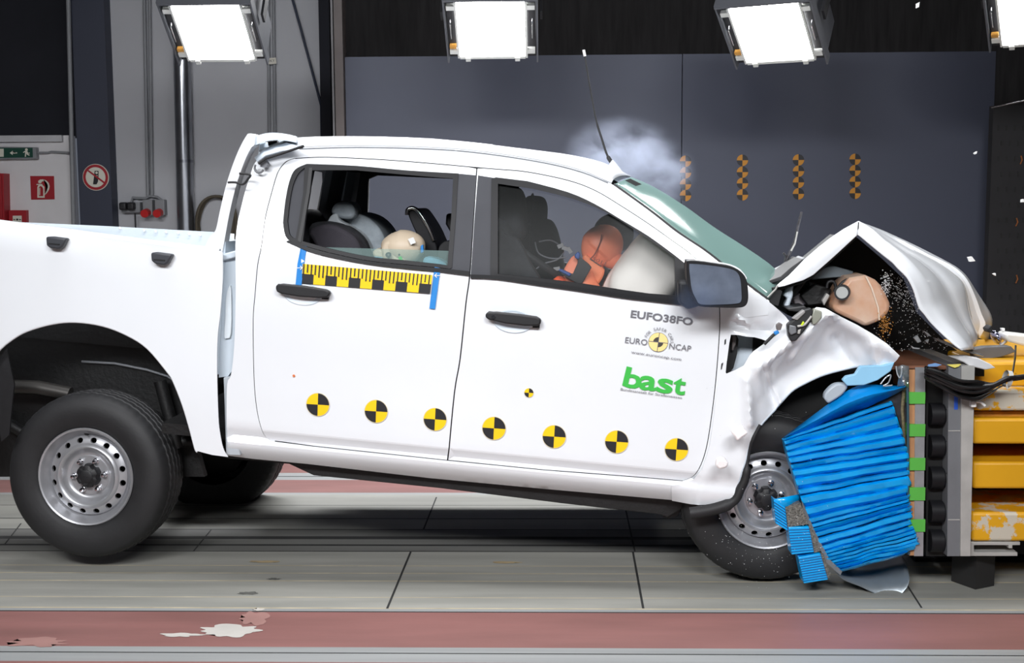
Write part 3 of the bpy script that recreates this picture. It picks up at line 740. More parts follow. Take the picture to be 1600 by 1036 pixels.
# rear spoiler flap torn loose at the corner
loft('torn_trim', [px3([(398, 247), (412, 236), (430, 229), (448, 224)], .08), px3([(402, 253), (415, 243), (440, 236), (474, 231)], .02)], PAINT2, truck, .006)
tube('rubber_seal', [T(p[0], p[1], .0) for p in ((404, 256), (415, 248), (440, 240), (460, 233), (475, 228))], .006, BLACK, truck)
prism(TR, 'latch_bracket', [(405, 250), (413, 248), (418, 256), (416, 262), (407, 261)], .02, .06, mat('bracket_grey', (110, 112, 118), .5), truck)
tube('wire_loop', [T(403+7*math.cos(a*.42+.4)+2, 262+8*math.sin(a*.42+.4), .03) for a in range(9)], .005, DGREY, truck)
# ---- windscreen
wn = resample([TR.TW(p[0], p[1], off(.012)) for p in cr([(958, 289), (1015, 330), (1057, 363), (1099, 391), (1131, 416), (1167, 445), (1198, 468)], 4)], 28)
wm = resample(px3(cr([(987, 278), (1021, 293), (1068, 322), (1115, 356), (1162, 386), (1202, 414), (1222, 436)], 4), .75), 28)
ws = []
for t in range(11):
    f = t/10; e = 1-(1-f)**2.0
    ws.append([Vector((a.x+(b.x-a.x)*e, a.y+(b.y-a.y)*f, a.z+(b.z-a.z)*e)) for a, b in zip(wn, wm)])
ws += [[Vector((p.x, BW-.15-p.y+.0, p.z)) for p in rw] for rw in ws[-2::-1]]
loft('windscreen', ws, glass('shattered_windscreen', (134, 166, 160), .62, .12, .16, .3), truck, .006)
tube('windscreen_seal', [p+Vector((.002, -.006, .002)) for p in wn], .007, BLACK, truck)
tp('header_band', [(957, 288), (985, 279), (1003, 288), (975, 296)], [], .3, BLACK, truck, .004)
# ---- far side of the cab, seen through the windows
def far(px_pts, base=wp): return [(q.x, q.z) for q in (TR.TW(p[0], p[1], base) for p in px_pts)]
fo = far([(p[0]+3, p[1]) for p in outer]); fh = [far(rw_out), far(fw_out)]
fh[0] = far([(450, 345), (462, 268), (480, 261), (633, 268), (714, 273), (706, 416), (633, 410), (517, 392), (460, 376)])
sheet('far_cab_side', fo, fh, lambda x, z: BW-wp(x, z)-.03, mat('dark_cab_lining', (40, 41, 44), .8, var=.1), truck, .03, .1)
sheet('far_cab_skin', fo, fh, lambda x, z: BW-wp(x, z)+.002, PAINT, truck, .004, .1)
# cab back wall with the rear screen, floor and bulkhead
def crossbox(name, px, py0, py1, m, w0=.1, w1=None, th=.04, parent=truck):
    w1 = BW-.1 if w1 is None else w1
    a = T(px, py0, 0); b = T(px, py1, 0)
    return box(name, (a.x, (w0+w1)/2, (a.z+b.z)/2), (th, w1-w0, abs(a.z-b.z)), m, parent)
LIN = mat('dark_cab_lining', (40, 41, 44), .8)
crossbox('back_wall', 392, 372, 700, LIN)
for w_ in (.13, BW-.13, .55, 1.25):
    bm = bmesh.new()
    a = T(402, 372, 0); b = T(425, 250, 0)
    add_tube(bm, [(a.x, w_, a.z), (b.x, w_+(.06 if w_ < .5 else -.06 if w_ > 1.4 else 0), b.z)], .06, 8)
    finish('rear_screen_pillar', bm, LIN, truck)
a = T(700, 735, 0); box('cab_floor', (1.6, BW/2, .62), (2.6, BW-.2, .05), UNDER, truck)
# ---- seats
def seat(nm, px, py, w0, w1, hr=True, m=SEAT, hgt=1.0):
    """backrest foot at the pixel; leans back a little"""
    c = T(px, py, (w0+w1)/2); t = box(nm, (c.x+.18, (w0+w1)/2, c.z+.03), (.5, w1-w0, .16), m, truck, None, .05)
    R = Matrix.Rotation(math.radians(-12), 3, 'Y')
    b = blob('backrest', (c.x-.08, (w0+w1)/2, c.z+.34*hgt), (.085, (w1-w0)/2, .36*hgt), m, t, R, 4, squircle(.55))
    return t, c
# driver seat: nearer, seen through the front window
st, c = seat('front_seat', 812, 560, .30, .78)
blob('head_restraint', (T(800, 335, .5).x, .50, T(800, 335, .5).z), (.07, .14, .13), SEAT, st, Matrix.Rotation(math.radians(-8), 3, 'Y'), 4, squircle(.6))
prism(TR, 'backrest_bolster', cr([(778, 470), (779, 362), (790, 366), (806, 372), (818, 390), (830, 415), (845, 440), (852, 470)], 3), .3, .42, SEAT, st, .02)
prism(TR, 'belt_guide', [(812, 340), (832, 300), (834, 320), (828, 345), (826, 430), (815, 430)], .85, .95, SEAT, st, .01)
st2, c = seat('front_seat', 875, 545, 1.08, 1.56)
blob('head_restraint', (T(822, 310, 1.3).x+.05, 1.32, T(822, 325, 1.3).z-.06), (.07, .14, .13), SEAT, st2, None, 4, squircle(.6))
# rear bench
t = box('rear_bench', (T(480, 520, .9).x+.25, .9, T(480, 520, .9).z), (.5, 1.4, .16), SEAT, truck, None, .05)
a = T(478, 430, .9); blob('backrest', (a.x, .9, a.z-.02), (.1, .7, .36), SEAT, t, Matrix.Rotation(math.radians(-14), 3, 'Y'), 4, squircle(.5))
for w_, px, py in ((1.3, 540, 338),):
    q = T(px, py, w_); blob('head_restraint', q, (.06, .13, .085), SEAT, t, None, 3, squircle(.6))
# dashboard
prism(TR, 'dashboard', [(1060, 520), (1060, 460), (1075, 436), (1110, 415), (1150, 430), (1200, 470), (1200, 520)], .16, BW-.16, SEAT, truck, .03)
# airbag
AIR = mat('airbag_fabric', (232, 226, 220), .8, var=.02, bump=.05, scale=12)
q = T(1012, 432, .50)
blob('airbag', q, (.155, .26, .25), AIR, truck, Matrix.Rotation(math.radians(32), 3, 'Y'), 5, lambda v: squircle(.62)(v)*(1+.02*math.sin(9*math.atan2(v.y, v.z))))
# far belt strap with its anchor
def ribbon(name, pts, wid, m, parent, fr=TR, d=(0, 0, 1)):
    return loft(name, [[Vector(p)-Vector(d)*wid/2 for p in pts], [Vector(p)+Vector(d)*wid/2 for p in pts]], m, parent, .003)
ribbon('seat_belt', [T(p[0], p[1], w_) for p, w_ in (((815, 345), 1.45), ((835, 362), 1.4), ((858, 378), 1.32), ((880, 390), 1.2))], .05, mat('belt_grey', (120, 122, 128), .7), truck)
ribbon('seat_belt', [T(p[0], p[1], w_) for p, w_ in (((778, 364), .36), ((800, 380), .36), ((830, 402), .38), ((862, 424), .42), ((880, 436), .45))], .035, BLACK, truck)
tube('sensor_wire', [T(p[0], p[1], .6) for p in cr([(838, 420), (850, 412), (872, 405), (880, 390), (862, 376), (842, 378)], 5)], .004, mat('wire_grey', (90, 92, 98), .5), truck)
tube('sensor_wire', [T(p[0], p[1], .6) for p in cr([(836, 378), (842, 396), (862, 404), (884, 402)], 5)], .004, MATS['wire_grey'], truck)
bm = bmesh.new()
for px, py in ((876, 384), (883, 388), (890, 391), (864, 424), (870, 420), (868, 428)): q = T(px, py, .55); add_box(bm, q, (.03, .02, .018), Matrix.Rotation(px, 3, 'Y'))
finish('belt_buckle', bm, mat('buckle_grey', (130, 130, 132), .4, metal=.5), truck)
# ---- bed
arch = cr([(309, 705), (306, 700), (297, 666), (286, 630), (272, 595), (264, 582), (232, 544), (200, 523), (161, 508), (118, 502), (82, 505), (43, 516), (18, 530), (-4, 549), (-30, 585), (-48, 640), (-54, 690)], 4)
bedtop = cr([(-330, 305), (-200, 321), (-60, 339), (0, 347), (100, 360), (200, 373.5), (300, 386.5), (343, 392), (348, 398)], 4)
bedright = cr([(348, 398), (348, 437), (344, 491), (340, 526), (339, 580), (341, 651), (344, 680), (349, 702), (356, 714)], 4)
bedout = bedtop+bedright[1:]+[(332, 711)]+arch+[(-100, 675), (-260, 655), (-325, 640)]
bed = tp('bed_side', bedout, [], lambda x, z: wbed(x, z), PAINT, grid=.08, thick=.006)
tube('bed_rail', [TR.TW(p[0], p[1]+3, lambda x, z: wbed(x, z)+.022) for p in bedtop[:-4]], .02, PAINT, bed)
tube('wheel_arch_lip', [TR.TW(p[0], p[1], lambda x, z: wbed(x, z)+.008) for p in arch], .008, PAINT, bed)
for pts in ([(71, 370), (80, 369.5), (104, 372.5), (97, 386), (92, 389.5), (78, 388), (72, 384)], [(235, 395), (243, 394), (269, 397.5), (262, 411), (257, 415), (243, 413), (236, 408)]):
    h = prism(TR, 'tie_down_hook', pts, -.06, -.02, mat('charcoal_plastic', (58, 60, 66), .5), bed, .008)
    c = T(sum(p[0] for p in pts)/7, sum(p[1] for p in pts)/7, -.06); box('hook_slot', (c.x, -.061, c.z-.004), (.05, .004, .006), BLACK, h)
fr_rail = lambda pts, w: px3(pts, w)
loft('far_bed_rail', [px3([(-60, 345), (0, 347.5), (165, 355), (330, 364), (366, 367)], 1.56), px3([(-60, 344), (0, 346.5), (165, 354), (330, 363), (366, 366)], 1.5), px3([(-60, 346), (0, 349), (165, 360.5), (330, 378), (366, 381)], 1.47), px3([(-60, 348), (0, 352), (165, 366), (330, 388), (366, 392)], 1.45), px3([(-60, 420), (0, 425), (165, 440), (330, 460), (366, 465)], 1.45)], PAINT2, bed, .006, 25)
for px in (187, 225, 243, 259, 278, 295, 312):
    bm = bmesh.new(); q = T(px, 355+(px-165)*.085, 1.46); bmesh.ops.create_icosphere(bm, subdivisions=2, radius=.008, matrix=Matrix.Translation(q)); finish('rail_rivet', bm, WHITE, bed)
bz = T(343, 560, 0)
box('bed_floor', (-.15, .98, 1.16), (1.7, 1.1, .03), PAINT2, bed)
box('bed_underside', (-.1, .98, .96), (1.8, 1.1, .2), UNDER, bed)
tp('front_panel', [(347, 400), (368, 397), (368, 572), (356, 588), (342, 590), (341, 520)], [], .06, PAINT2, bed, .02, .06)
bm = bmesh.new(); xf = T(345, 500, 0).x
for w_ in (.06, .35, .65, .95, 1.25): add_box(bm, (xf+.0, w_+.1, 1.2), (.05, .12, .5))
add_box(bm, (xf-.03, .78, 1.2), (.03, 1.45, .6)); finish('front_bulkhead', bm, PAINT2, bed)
prism(TR, 'bulkhead_rib', cr([(352, 470), (356, 451), (361, 452), (361, 520), (354, 529), (350, 525), (352, 490)], 3), .045, .07, mat('pale_rib_paint', (222, 230, 236), .4), bed, .008)
prism(TR, 'bulkhead_lip', [(347, 397), (369, 391), (369, 402), (347, 408)], .03, .2, PAINT2, bed, .006)
# wheel well, frame, fuel tank, exhaust
bm = bmesh.new()
box('wheel_well', (0.0, .80, 1.04), (1.5, .9, .2), UNDER, truck)
box('frame_rail', (.1, .62, .84), (2.6, .08, .15), UNDER, truck)
prism(TR, 'wheel_well_liner', arch+[(-54, 745), (320, 745)], .40, .44, UNDER, truck)
tube('inner_arch_seam', [T(p[0], p[1], .39) for p in ((128, 565), (180, 568), (230, 578), (262, 588), (285, 605))], .007, DGREY, truck)
tube('exhaust', [T(p[0], p[1], .3) for p in ((-20, 596), (10, 604), (60, 606), (110, 616))], .035, mat('exhaust_steel', (70, 68, 66), .4, metal=.7), truck)
tube('shock_absorber', [T(p[0], p[1], .33) for p in ((250, 595), (262, 640), (278, 700))], .03, UNDER, truck)
tube('leaf_spring', [T(p[0], p[1], .35) for p in ((-40, 630), (60, 690), (180, 690), (330, 690), (350, 700))], .03, UNDER, truck)
tp('mud_flap', [(-2, 560), (10, 545), (22, 600), (14, 680), (2, 690), (-6, 640)], [], .05, BLACK, truck, .01)
prism(TR, 'side_underbody', [(352, 712), (400, 716), (670, 746), (850, 763), (1046, 780), (1147, 777), (1120, 790), (1070, 792), (1043, 809), (1030, 804), (881, 787), (688, 763), (540, 748), (490, 743), (445, 722), (352, 716)], .16, .42, UNDER, truck, .004)
prism(TR, 'chassis', [(352, 700), (1046, 770), (1130, 770), (1040, 784), (680, 745), (352, 716)], .42, 1.4, UNDER, truck)
prism(TR, 'tow_bracket', [(1033, 800), (1066, 793), (1060, 806), (1045, 811), (1036, 809)], .2, .24, BLACK, truck, .004)
prism(TR, 'cab_rear_corner', [(349, 590), (362, 588), (363, 650), (376, 712), (353, 711)], .035, .2, mat('grey_primer', (176, 182, 188), .5), truck, .004)
# roll bar over the bed front
rb = tp('roll_bar', cr([(320, 391), (322, 382), (328, 370), (337, 359), (343, 332), (352, 294), (361, 265), (370, 241), (379, 222), (387, 209)], 4)+cr([(387, 209), (393, 208.5), (399, 212), (397, 227)], 2)+cr([(395, 227), (385, 245), (374, 274), (365, 305), (357, 341), (351, 374), (347, 394)], 4)[1:], [], .04, PAINT, truck, .07, .06)
loft('crossbar', [px3(cr([(397, 214), (414, 209.5), (430, 208.5), (448, 210.5), (464, 215)], 4), .06) , px3(cr([(397, 214), (414, 209), (430, 208), (448, 210), (464, 214)], 4), .35), px3(cr([(397, 227), (416, 219.5), (434, 217.5), (450, 219), (466, 222)], 4), .35), px3(cr([(396, 227.5), (416, 220.5), (434, 218.5), (450, 220), (465, 223)], 4), .06), px3(cr([(397, 214), (414, 209.5), (430, 208.5), (448, 210.5), (464, 215)], 4), .06)], PAINT2, rb, .004, 40)
prism(TR, 'far_leg', [(405, 224), (415, 221), (410, 245), (402, 250)], .36, .42, PAINT2, rb, .006)
prism(TR, 'far_leg', [(433, 219), (446, 219), (446, 228), (434, 231)], .36, .42, PAINT2, rb, .006)
prism(TR, 'lamp_bracket', [(418, 222), (432, 220), (432, 226), (419, 228)], .3, .34, BLACK, rb, .003)
tube('loose_cable', [T(p[0], p[1], -.02) for p in cr([(356, 285), (368, 285), (380, 288), (388, 279), (391, 273), (374, 271)], 4)], .005, BLACK, rb)

# ---- wheels
def rimmesh(parent_name='wheel'):
    bm = bmesh.new()
    outerp = [(.218, .03), (.223, .008), (.225, -.004), (.221, -.009), (.214, -.006), (.209, .004), (.205, .018), (.196, .028), (.192, .040), (.187, .047), (.182, .040), (.181, .034)]
    add_lathe(bm, outerp, 72)
    innerp = [(.150, .020), (.144, .012), (.136, .008), (.128, .012), (.120, .026), (.110, .040), (.100, .047), (.092, .047), (.089, .043), (.060, .043), (.001, .043)]
    add_lathe(bm, innerp, 72)
    circ = lambda r, n: [(r*math.cos(2*PI*i/n), r*math.sin(2*PI*i/n)) for i in range(n)]
    holes = []
    for k in range(16):
        a = 2*PI*k/16; u = Vector((math.cos(a), math.sin(a))); v = Vector((-u.y, u.x)); c = u*.1655
        holes.append([tuple(c+u*.0122*math.cos(t)+v*.0145*math.sin(t)) for t in [2*PI*i/14 for i in range(14)]])
    ro, ri = .1812, .1495
    V, fs = tri2d(circ(ro, 96), [circ(ri, 72)]+holes, .014)
    yf = lambda q: .020+(.034-.020)*(q.length-ri)/(ro-ri)-.003*math.sin(PI*max(0, min(1, (q.length-ri)/(ro-ri))))
    vs = [bm.verts.new((q.x, yf(q), q.y)) for q in V]
    for f in fs: bm.faces.new([vs[i] for i in f])
    for hh in holes:   # hole walls
        a_ = [bm.verts.new((h[0], yf(Vector(h)), h[1])) for h in hh]; b_ = [bm.verts.new((h[0]*.995, yf(Vector(h))+.012, h[1]*.995)) for h in hh]
        for i in range(len(hh)): bm.faces.new([a_[i], a_[(i+1) % len(hh)], b_[(i+1) % len(hh)], b_[i]])
    bmesh.ops.recalc_face_normals(bm, faces=bm.faces)
    return bm
def make_wheel():
    w = finish('wheel', rimmesh(), STEEL, truck, 40)
    prof = [(.219, .012), (.224, .002), (.232, -.006), (.25, -.014), (.28, -.021), (.305, -.023), (.33, -.019), (.350, -.010), (.3585, -.004), (.366, .006), (.3725, .018), (.376, .03), (.3785, .042), (.374, .045), (.374, .052), (.3805, .055), (.382, .08), (.375, .083), (.375, .091), (.3825, .094), (.3825, .118), (.375, .121), (.375, .129), (.3825, .132), (.382, .156), (.375, .159), (.375, .167), (.3805, .17), (.379, .19), (.374, .215), (.36, .235), (.33, .25), (.28, .25), (.224, .235)]
    def tread(r, y, k):
        if r > .372 and k % 4 == (0 if y < .1 else 2): return r-.003
        return r
    ty = lathe('tyre', prof, RUBBER, w, 216, tread, None, 30, False)
    lathe('brake_drum', [(.001, .075), (.13, .075), (.19, .078), (.19, .23)], UNDER, w, 40, None, None, 35, False)
    cap = lathe('hub_cap', [(.056, .043), (.055, .020), (.050, .008), (.034, .002), (.031, -.003), (.024, -.006), (.001, -.006)], BLACK, w, 48, lambda r, y, k: r*(.86 if (k % 8 < 3 and r > .033) else 1), None, 40, False)
    for k in range(6):
        a = 2*PI*k/6+.25
        lathe('lug_nut', [(.0135, .043), (.0135, .036), (.010, .034), (.010, .018), (.007, .013), (.001, .012)], CHROME, w, 12, None, (.073*math.cos(a), 0, .073*math.sin(a)), 30, False)
    bm = bmesh.new(); add_tube(bm, [(-.03, .022, .187), (-.031, .0, .192), (-.032, -.008, .197)], [.005, .005, .003], 8); finish('valve', bm, BLACK, w)
    return w
def copy_part(o, parent):
    c = o.copy(); COL.objects.link(c); c.parent = parent
    for ch in [x for x in list(COL.objects) if x.parent == o and x.name in kids[o.name]]: copy_part(ch, c)
    return c
w0 = make_wheel()
kids = {w0.name: [x.name for x in COL.objects if x.parent == w0]}
for n_ in list(kids[w0.name]): kids[n_] = []
def place(o, c, Rz=0, Rx=0, spin=0, sc=1.0):
    o.matrix_local = Matrix.Translation(c) @ (Matrix.Rotation(Rz, 4, 'Z') @ Matrix.Rotation(Rx, 4, 'X') @ Matrix.Rotation(spin, 4, 'Y')) @ Matrix.Scale(sc, 4)
wf_ = copy_part(w0, truck); wr_ = copy_part(w0, truck); wff = copy_part(w0, truck)
place(w0, T(134, 745, .14), math.radians(-1.5), math.radians(-1.5), .1, 1.03)
place(wf_, T(1199, 782, .13), math.radians(4), math.radians(2), 1.0, 1.0)
q = T(334, 696, 1.50); place(wr_, (q.x, q.y+.2, q.z), PI, math.radians(3), .5, 1.04)
q = T(1199, 770, .13); place(wff, (q.x+.05, 1.72, q.z), PI, 0, .9)
q0, q1 = T(136, 745, .34), T(328, 687, 1.5); tube('rear_axle', [q0, q1], .05, UNDER, truck, 12)
blob('differential', (q0+q1)/2, (.17, .17, .15), UNDER, truck)

# ---- front wing, torn and crumpled
ridge = lambda a, b, s, h: (T(a[0], a[1], 0), T(b[0], b[1], 0), s, h)
RID = [ridge((1186, 571), (1290, 487), .04, -.055), ridge((1290, 487), (1400, 556), .03, -.03), ridge((1240, 600), (1330, 540), .09, .035), ridge((1184, 560), (1218, 640), .014, .035),
       ridge((1165, 590), (1172, 660), .02, -.03), ridge((1200, 590), (1225, 640), .02, -.02), ridge((1150, 505), (1205, 520), .02, .03), ridge((1150, 495), (1172, 508), .012, -.025), ridge((1240, 560), (1262, 520), .02, -.03), ridge((1310, 530), (1335, 570), .02, .03), ridge((1360, 540), (1372, 575), .02, -.035), ridge((1215, 500), (1190, 540), .03, .03)]
def crump(x, z):
    y = wp(x, z)*.4-.014
    if x < 2.75: y = wp(x, z)*(1-(max(0, x-2.62)/.13))+(wp(x, z)*.4-.0)*(max(0, x-2.62)/.13)-.006
    p = Vector((x, z))
    for a, b, s, h in RID:
        A = Vector((a.x, a.z)); B = Vector((b.x, b.z)); d = B-A; t = max(0, min(1, (p-A).dot(d)/d.length_squared)); r = (p-(A+d*t)).length
        y += h*math.exp(-(r/s)**1.6)
    k = min(1, max(0, (x-2.75)/.15))
    # the torn lower face folds in under the ridge
    for a, b in FOLD:
        if a.x <= x < b.x:
            zr = a.z+(b.z-a.z)*(x-a.x)/(b.x-a.x); y += min(.075, .42*max(0, zr-z))*min(1, (x-FOLD[0][0].x)/.1)
    return y+k*(.010*noise.noise(Vector((x*5, z*5, 1.5)))+.002*noise.noise(Vector((x*14, z*14, 4))))
_f = [T(*q, 0) for q in ((1176, 580), (1232, 530), (1290, 489), (1340, 512), (1420, 565))]
FOLD = list(zip(_f, _f[1:]))
wingarch = cr([(1344, 572), (1332, 573.5), (1290, 584), (1260, 597), (1235, 612), (1210, 640), (1188, 664), (1172, 690), (1165, 716), (1157, 742), (1150, 768), (1147, 779)], 4)
wing = [(1127, 479), (1150, 474), (1176, 466), (1202, 472), (1214, 482), (1227, 494), (1238, 508), (1254, 506), (1268, 485), (1276, 480), (1290, 482), (1318, 497), (1340, 508), (1362, 521), (1386, 537), (1406, 556), (1398, 566), (1380, 572), (1360, 570)]+wingarch+[(1133, 782), (1107, 788.5), (1080, 788), (1050, 782.5), (1049, 759), (1066, 757), (1084, 749), (1097, 734), (1109, 697), (1115, 654), (1122, 596), (1127.5, 518)]
whole = [(1142, 523), (1154, 523.5), (1166, 526), (1179, 527), (1190, 530), (1196.5, 532.5), (1194, 537), (1187, 542), (1177, 549), (1171, 556), (1162, 571), (1149, 578), (1135, 584), (1132, 578), (1136, 563), (1139.5, 536)]
wg = tp('front_wing', wing, [whole], crump, PAINT, grid=.014, thick=.005, smooth=45)
tube('wing_arch_lip', [TR.TW(p[0], p[1], lambda x, z: crump(x, z)+.006) for p in wingarch], .007, PAINT2, wg)
for pts in ([(1132, 531), (1134.5, 529), (1134, 537), (1131.5, 539)], [(1127, 568), (1130, 566), (1127.5, 577), (1126, 577)]):
    pr = Print(TR, lambda x, z: crump(x, z)); pr.poly(pts, INK); pr.done('clip_slot', wg)
tp('hinge_pillar', [(1139, 522), (1150, 522), (1154, 530), (1152, 552), (1146, 575), (1137, 586), (1130, 580), (1134, 560)], [], .08, BLACK, truck, .03, .05)
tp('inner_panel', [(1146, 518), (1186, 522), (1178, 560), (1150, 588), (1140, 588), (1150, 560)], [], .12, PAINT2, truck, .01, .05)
tp('dark_cavity', [(1177, 520), (1202, 526), (1196, 548), (1176, 556)], [], .10, UNDER, truck, .02, .05)
prism(TR, 'wing_hinge', [(1144, 524), (1151, 526), (1150, 538), (1146, 548), (1143, 548)], .05, .075, mat('steel_hinge', (118, 112, 112), .4, metal=.5), truck, .004)
tube('sensor_plug_wire', [T(p[0], p[1], -.08) for p in ((1194, 538), (1202, 530), (1208, 524), (1214, 520))], .007, BLACK, truck)
prism(TR, 'blue_clip', [(1209, 519), (1216, 516), (1218, 521), (1211, 524)], -.10, -.08, BLUETAPE, truck, .003)
prism(TR, 'sensor_plug', [(1213, 508), (1218, 504), (1223, 507), (1220, 516), (1214, 516)], -.11, -.085, mat('plug_grey', (106, 100, 100), .5), truck, .003)
# torn mounting of the headlamp
LBK = mat('lamp_bracket_black', (40, 40, 42), .45, var=.2)
hl = prism(TR, 'headlamp_bracket', [(1230, 508), (1244, 496), (1256, 484), (1268, 481), (1271, 488), (1264, 508), (1254, 521), (1244, 533), (1236, 534), (1232, 526)], -.10, -.05, LBK, truck, .006)
prism(TR, 'bracket_plate', [(1234, 508), (1244, 510), (1245, 520), (1236, 524), (1233, 518)], -.115, -.10, DGREY, hl, .004)
prism(TR, 'bracket_plate', [(1247, 516), (1252, 514), (1250, 522), (1246, 522)], -.112, -.10, LGREY, hl, .003)
prism(TR, 'green_bulb', [(1251, 509), (1255, 502), (1257.5, 504), (1254, 510)], -.115, -.10, mat('lime_plug', (206, 230, 40), .5), hl, .003)
tube('bracket_wire', [T(p[0], p[1], -.11) for p in cr([(1246, 510), (1256, 508), (1262, 502), (1268, 494)], 4)], .005, LGREY, hl)
prism(TR, 'lamp_arm', [(1238, 498), (1256, 484), (1259, 488), (1246, 501)], -.11, -.07, mat('lamp_arm_grey', (150, 148, 148), .4), hl, .004)
prism(TR, 'wing_flange', [(1228, 482), (1258, 478), (1262, 484), (1250, 488), (1234, 486)], -.04, .12, LBK, truck, .005)
prism(TR, 'smoked_lens', [(1272, 482), (1285, 487), (1284, 497), (1276, 506), (1270, 508), (1268, 496)], -.10, -.06, mat('smoked_lens', (150, 152, 140), .2), hl, .005)

# ---- wing mirror
mir = prism(TR, 'wing_mirror', cr([(1073, 412), (1076, 407.5), (1092, 408), (1120, 412), (1142, 416), (1157, 424), (1166, 436), (1169, 455), (1168.5, 471), (1163, 479), (1150, 481), (1120, 480.5), (1094, 479), (1086, 474), (1079, 460), (1074, 440)], 3, True), -.27, -.10, BLACKG, front_door, .018)
tp('mirror_glass', cr([(1077, 415), (1081, 412.5), (1110, 415), (1140, 420), (1152, 426), (1157, 438), (1158.5, 456), (1158, 470), (1150, 474.5), (1120, 476), (1095, 475.5), (1088, 468), (1081, 452), (1078, 430)], 3, True), [], -.276, mat('mirror_glass', (120, 130, 148), .28, metal=.55, var=.3, scale=9), mir, .008, .03)
prism(TR, 'mirror_foot', [(1060, 440), (1085, 440), (1095, 478), (1075, 484), (1060, 474)], -.16, -.02, BLACK, front_door, .012)
tp('mirror_cowl', cr([(1077, 407), (1092, 406.5), (1120, 410), (1143, 414), (1157, 421), (1167, 434), (1164, 436), (1154, 426), (1140, 419), (1118, 415), (1092, 411), (1077, 412)], 2), [], -.2, PAINT, mir, .08, .05)

# ---- hood, folded up like a tent
HA = [(1213, 448.5), (1225, 446.5), (1240, 442), (1254, 438), (1270, 430), (1305, 399), (1340.5, 366)]
HB = [(1213.5, 447), (1234, 430), (1257, 406), (1280, 386), (1298, 372), (1319, 358), (1341.5, 346)]
N2 = 26
ha, hb = resample(px3(HA, .0), N2), resample(px3(HB, .04), N2)
hc = resample(px3([(1224, 441), (1243, 424), (1262, 404), (1283, 386.5), (1301, 373), (1322, 359), (1343, 347.3)], .75), N2)
hd = resample(px3([(1232, 436), (1248, 420), (1265, 404), (1286, 387), (1304, 374), (1325, 360), (1345, 348.5)], 1.42), N2)
hood = loft('hood', [ha, hb]+[[a.lerp(b, t) for a, b in zip(hb, hc)] for t in (.1, .4, .7)]+[hc, [a.lerp(b, .5) for a, b in zip(hc, hd)], hd], PAINT, truck, .005, 25)
FA = cr([(1340.5, 366), (1358, 381), (1380, 399), (1394, 410), (1403, 420), (1416, 433), (1426, 451), (1432, 470), (1436, 482), (1444, 491), (1457, 507), (1486, 535), (1502, 547)], 3)
FB = cr([(1341.5, 346), (1362, 358), (1380, 374), (1400, 390), (1416, 404), (1432, 422), (1444, 440), (1452, 458), (1457, 476), (1466, 490), (1480, 508), (1505, 533), (1514, 546)], 3)
FC = cr([(1343, 347), (1366, 361), (1388, 376), (1410, 391), (1430, 402), (1452, 418), (1468, 434), (1480, 452), (1488, 470), (1496, 488), (1506, 506), (1518, 524), (1520, 543)], 3)
FD = cr([(1344, 347.5), (1370, 360), (1394, 373), (1420, 388), (1446, 401), (1466, 412), (1486, 426), (1502, 440), (1509, 456), (1512, 472), (1516, 492), (1522, 510), (1528, 522)], 3)
FE = cr([(1344.5, 347.8), (1372, 359), (1398, 371.5), (1424, 384), (1450, 398), (1472, 408), (1492, 419), (1506, 432), (1516, 448), (1526, 470), (1534, 492), (1540, 508), (1530, 528)], 3)
FF = cr([(1345, 348), (1374, 358.5), (1401, 370.5), (1428, 383), (1454, 396), (1477, 408), (1496, 419), (1510, 432), (1523, 452), (1536, 472), (1546, 488), (1550, 504), (1543, 533)], 3)
NF = 44
cur = [resample(px3(c, w_), NF) for c, w_ in ((FA, -.03), (FB, .03), (FC, .42), (FD, .70), (FE, .86), (FF, 1.15))]
rows2 = []
fill = [(0, 1, 4), (1, 2, 8), (2, 3, 6), (3, 4, 4), (4, 5, 6)]
for i, j, n_ in fill:
    for k in range(n_):
        t = k/n_
        row = []
        for u, (a, b) in enumerate(zip(cur[i], cur[j])):
            p = a.lerp(b, t); s_ = math.sin(PI*t)
            bulge = -.035*s_ if i in (1, 2) else (.05*s_ if i == 3 else 0)
            p = p+Vector((0, bulge*min(1, u/12), 0)); p.y += .012*noise.noise(p*6)*min(1, u/10)
            row.append(p)
        rows2.append(row)
rows2.append(cur[5])
loft('hood_front_half', rows2, PAINT, hood, .005, 32)
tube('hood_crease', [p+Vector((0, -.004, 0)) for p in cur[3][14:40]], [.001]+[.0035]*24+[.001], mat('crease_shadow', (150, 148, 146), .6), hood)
tube('hood_fold', [T(p[0], p[1], -.006) for p in ((1341.5, 347), (1340.5, 366))], .0025, BLACK, hood)
# dark lining of the hood and the engine bay
LINE = mat('engine_bay_black', (10, 10, 11), .7, var=.4, scale=12)
prism(TR, 'engine_bay', [(1222, 452), (1262, 436), (1340, 372), (1378, 404), (1412, 436), (1424, 466), (1432, 488), (1484, 540), (1504, 553), (1400, 565), (1300, 520), (1230, 492)], .62, 1.35, LINE, truck)
loft('hood_lining', [[p+Vector((0, .03, -.012)) for p in ha], [p+Vector((0, .2, -.02)) for p in ha], [p+Vector((0, .6, -.03)) for p in ha]], LINE, hood, .01)
prism(TR, 'slam_panel', [(1262, 432), (1286, 418), (1304, 416), (1334, 424), (1331, 432), (1300, 434), (1270, 437)], .25, .6, mat('bay_blue_grey', (128, 140, 148), .5), truck, .004)
prism(TR, 'cowl_brace', [(1224, 462), (1232, 449), (1240, 444), (1239, 462), (1234, 478), (1229, 482), (1225, 478), (1231, 466)], .08, .14, PAINT2, truck, .01)
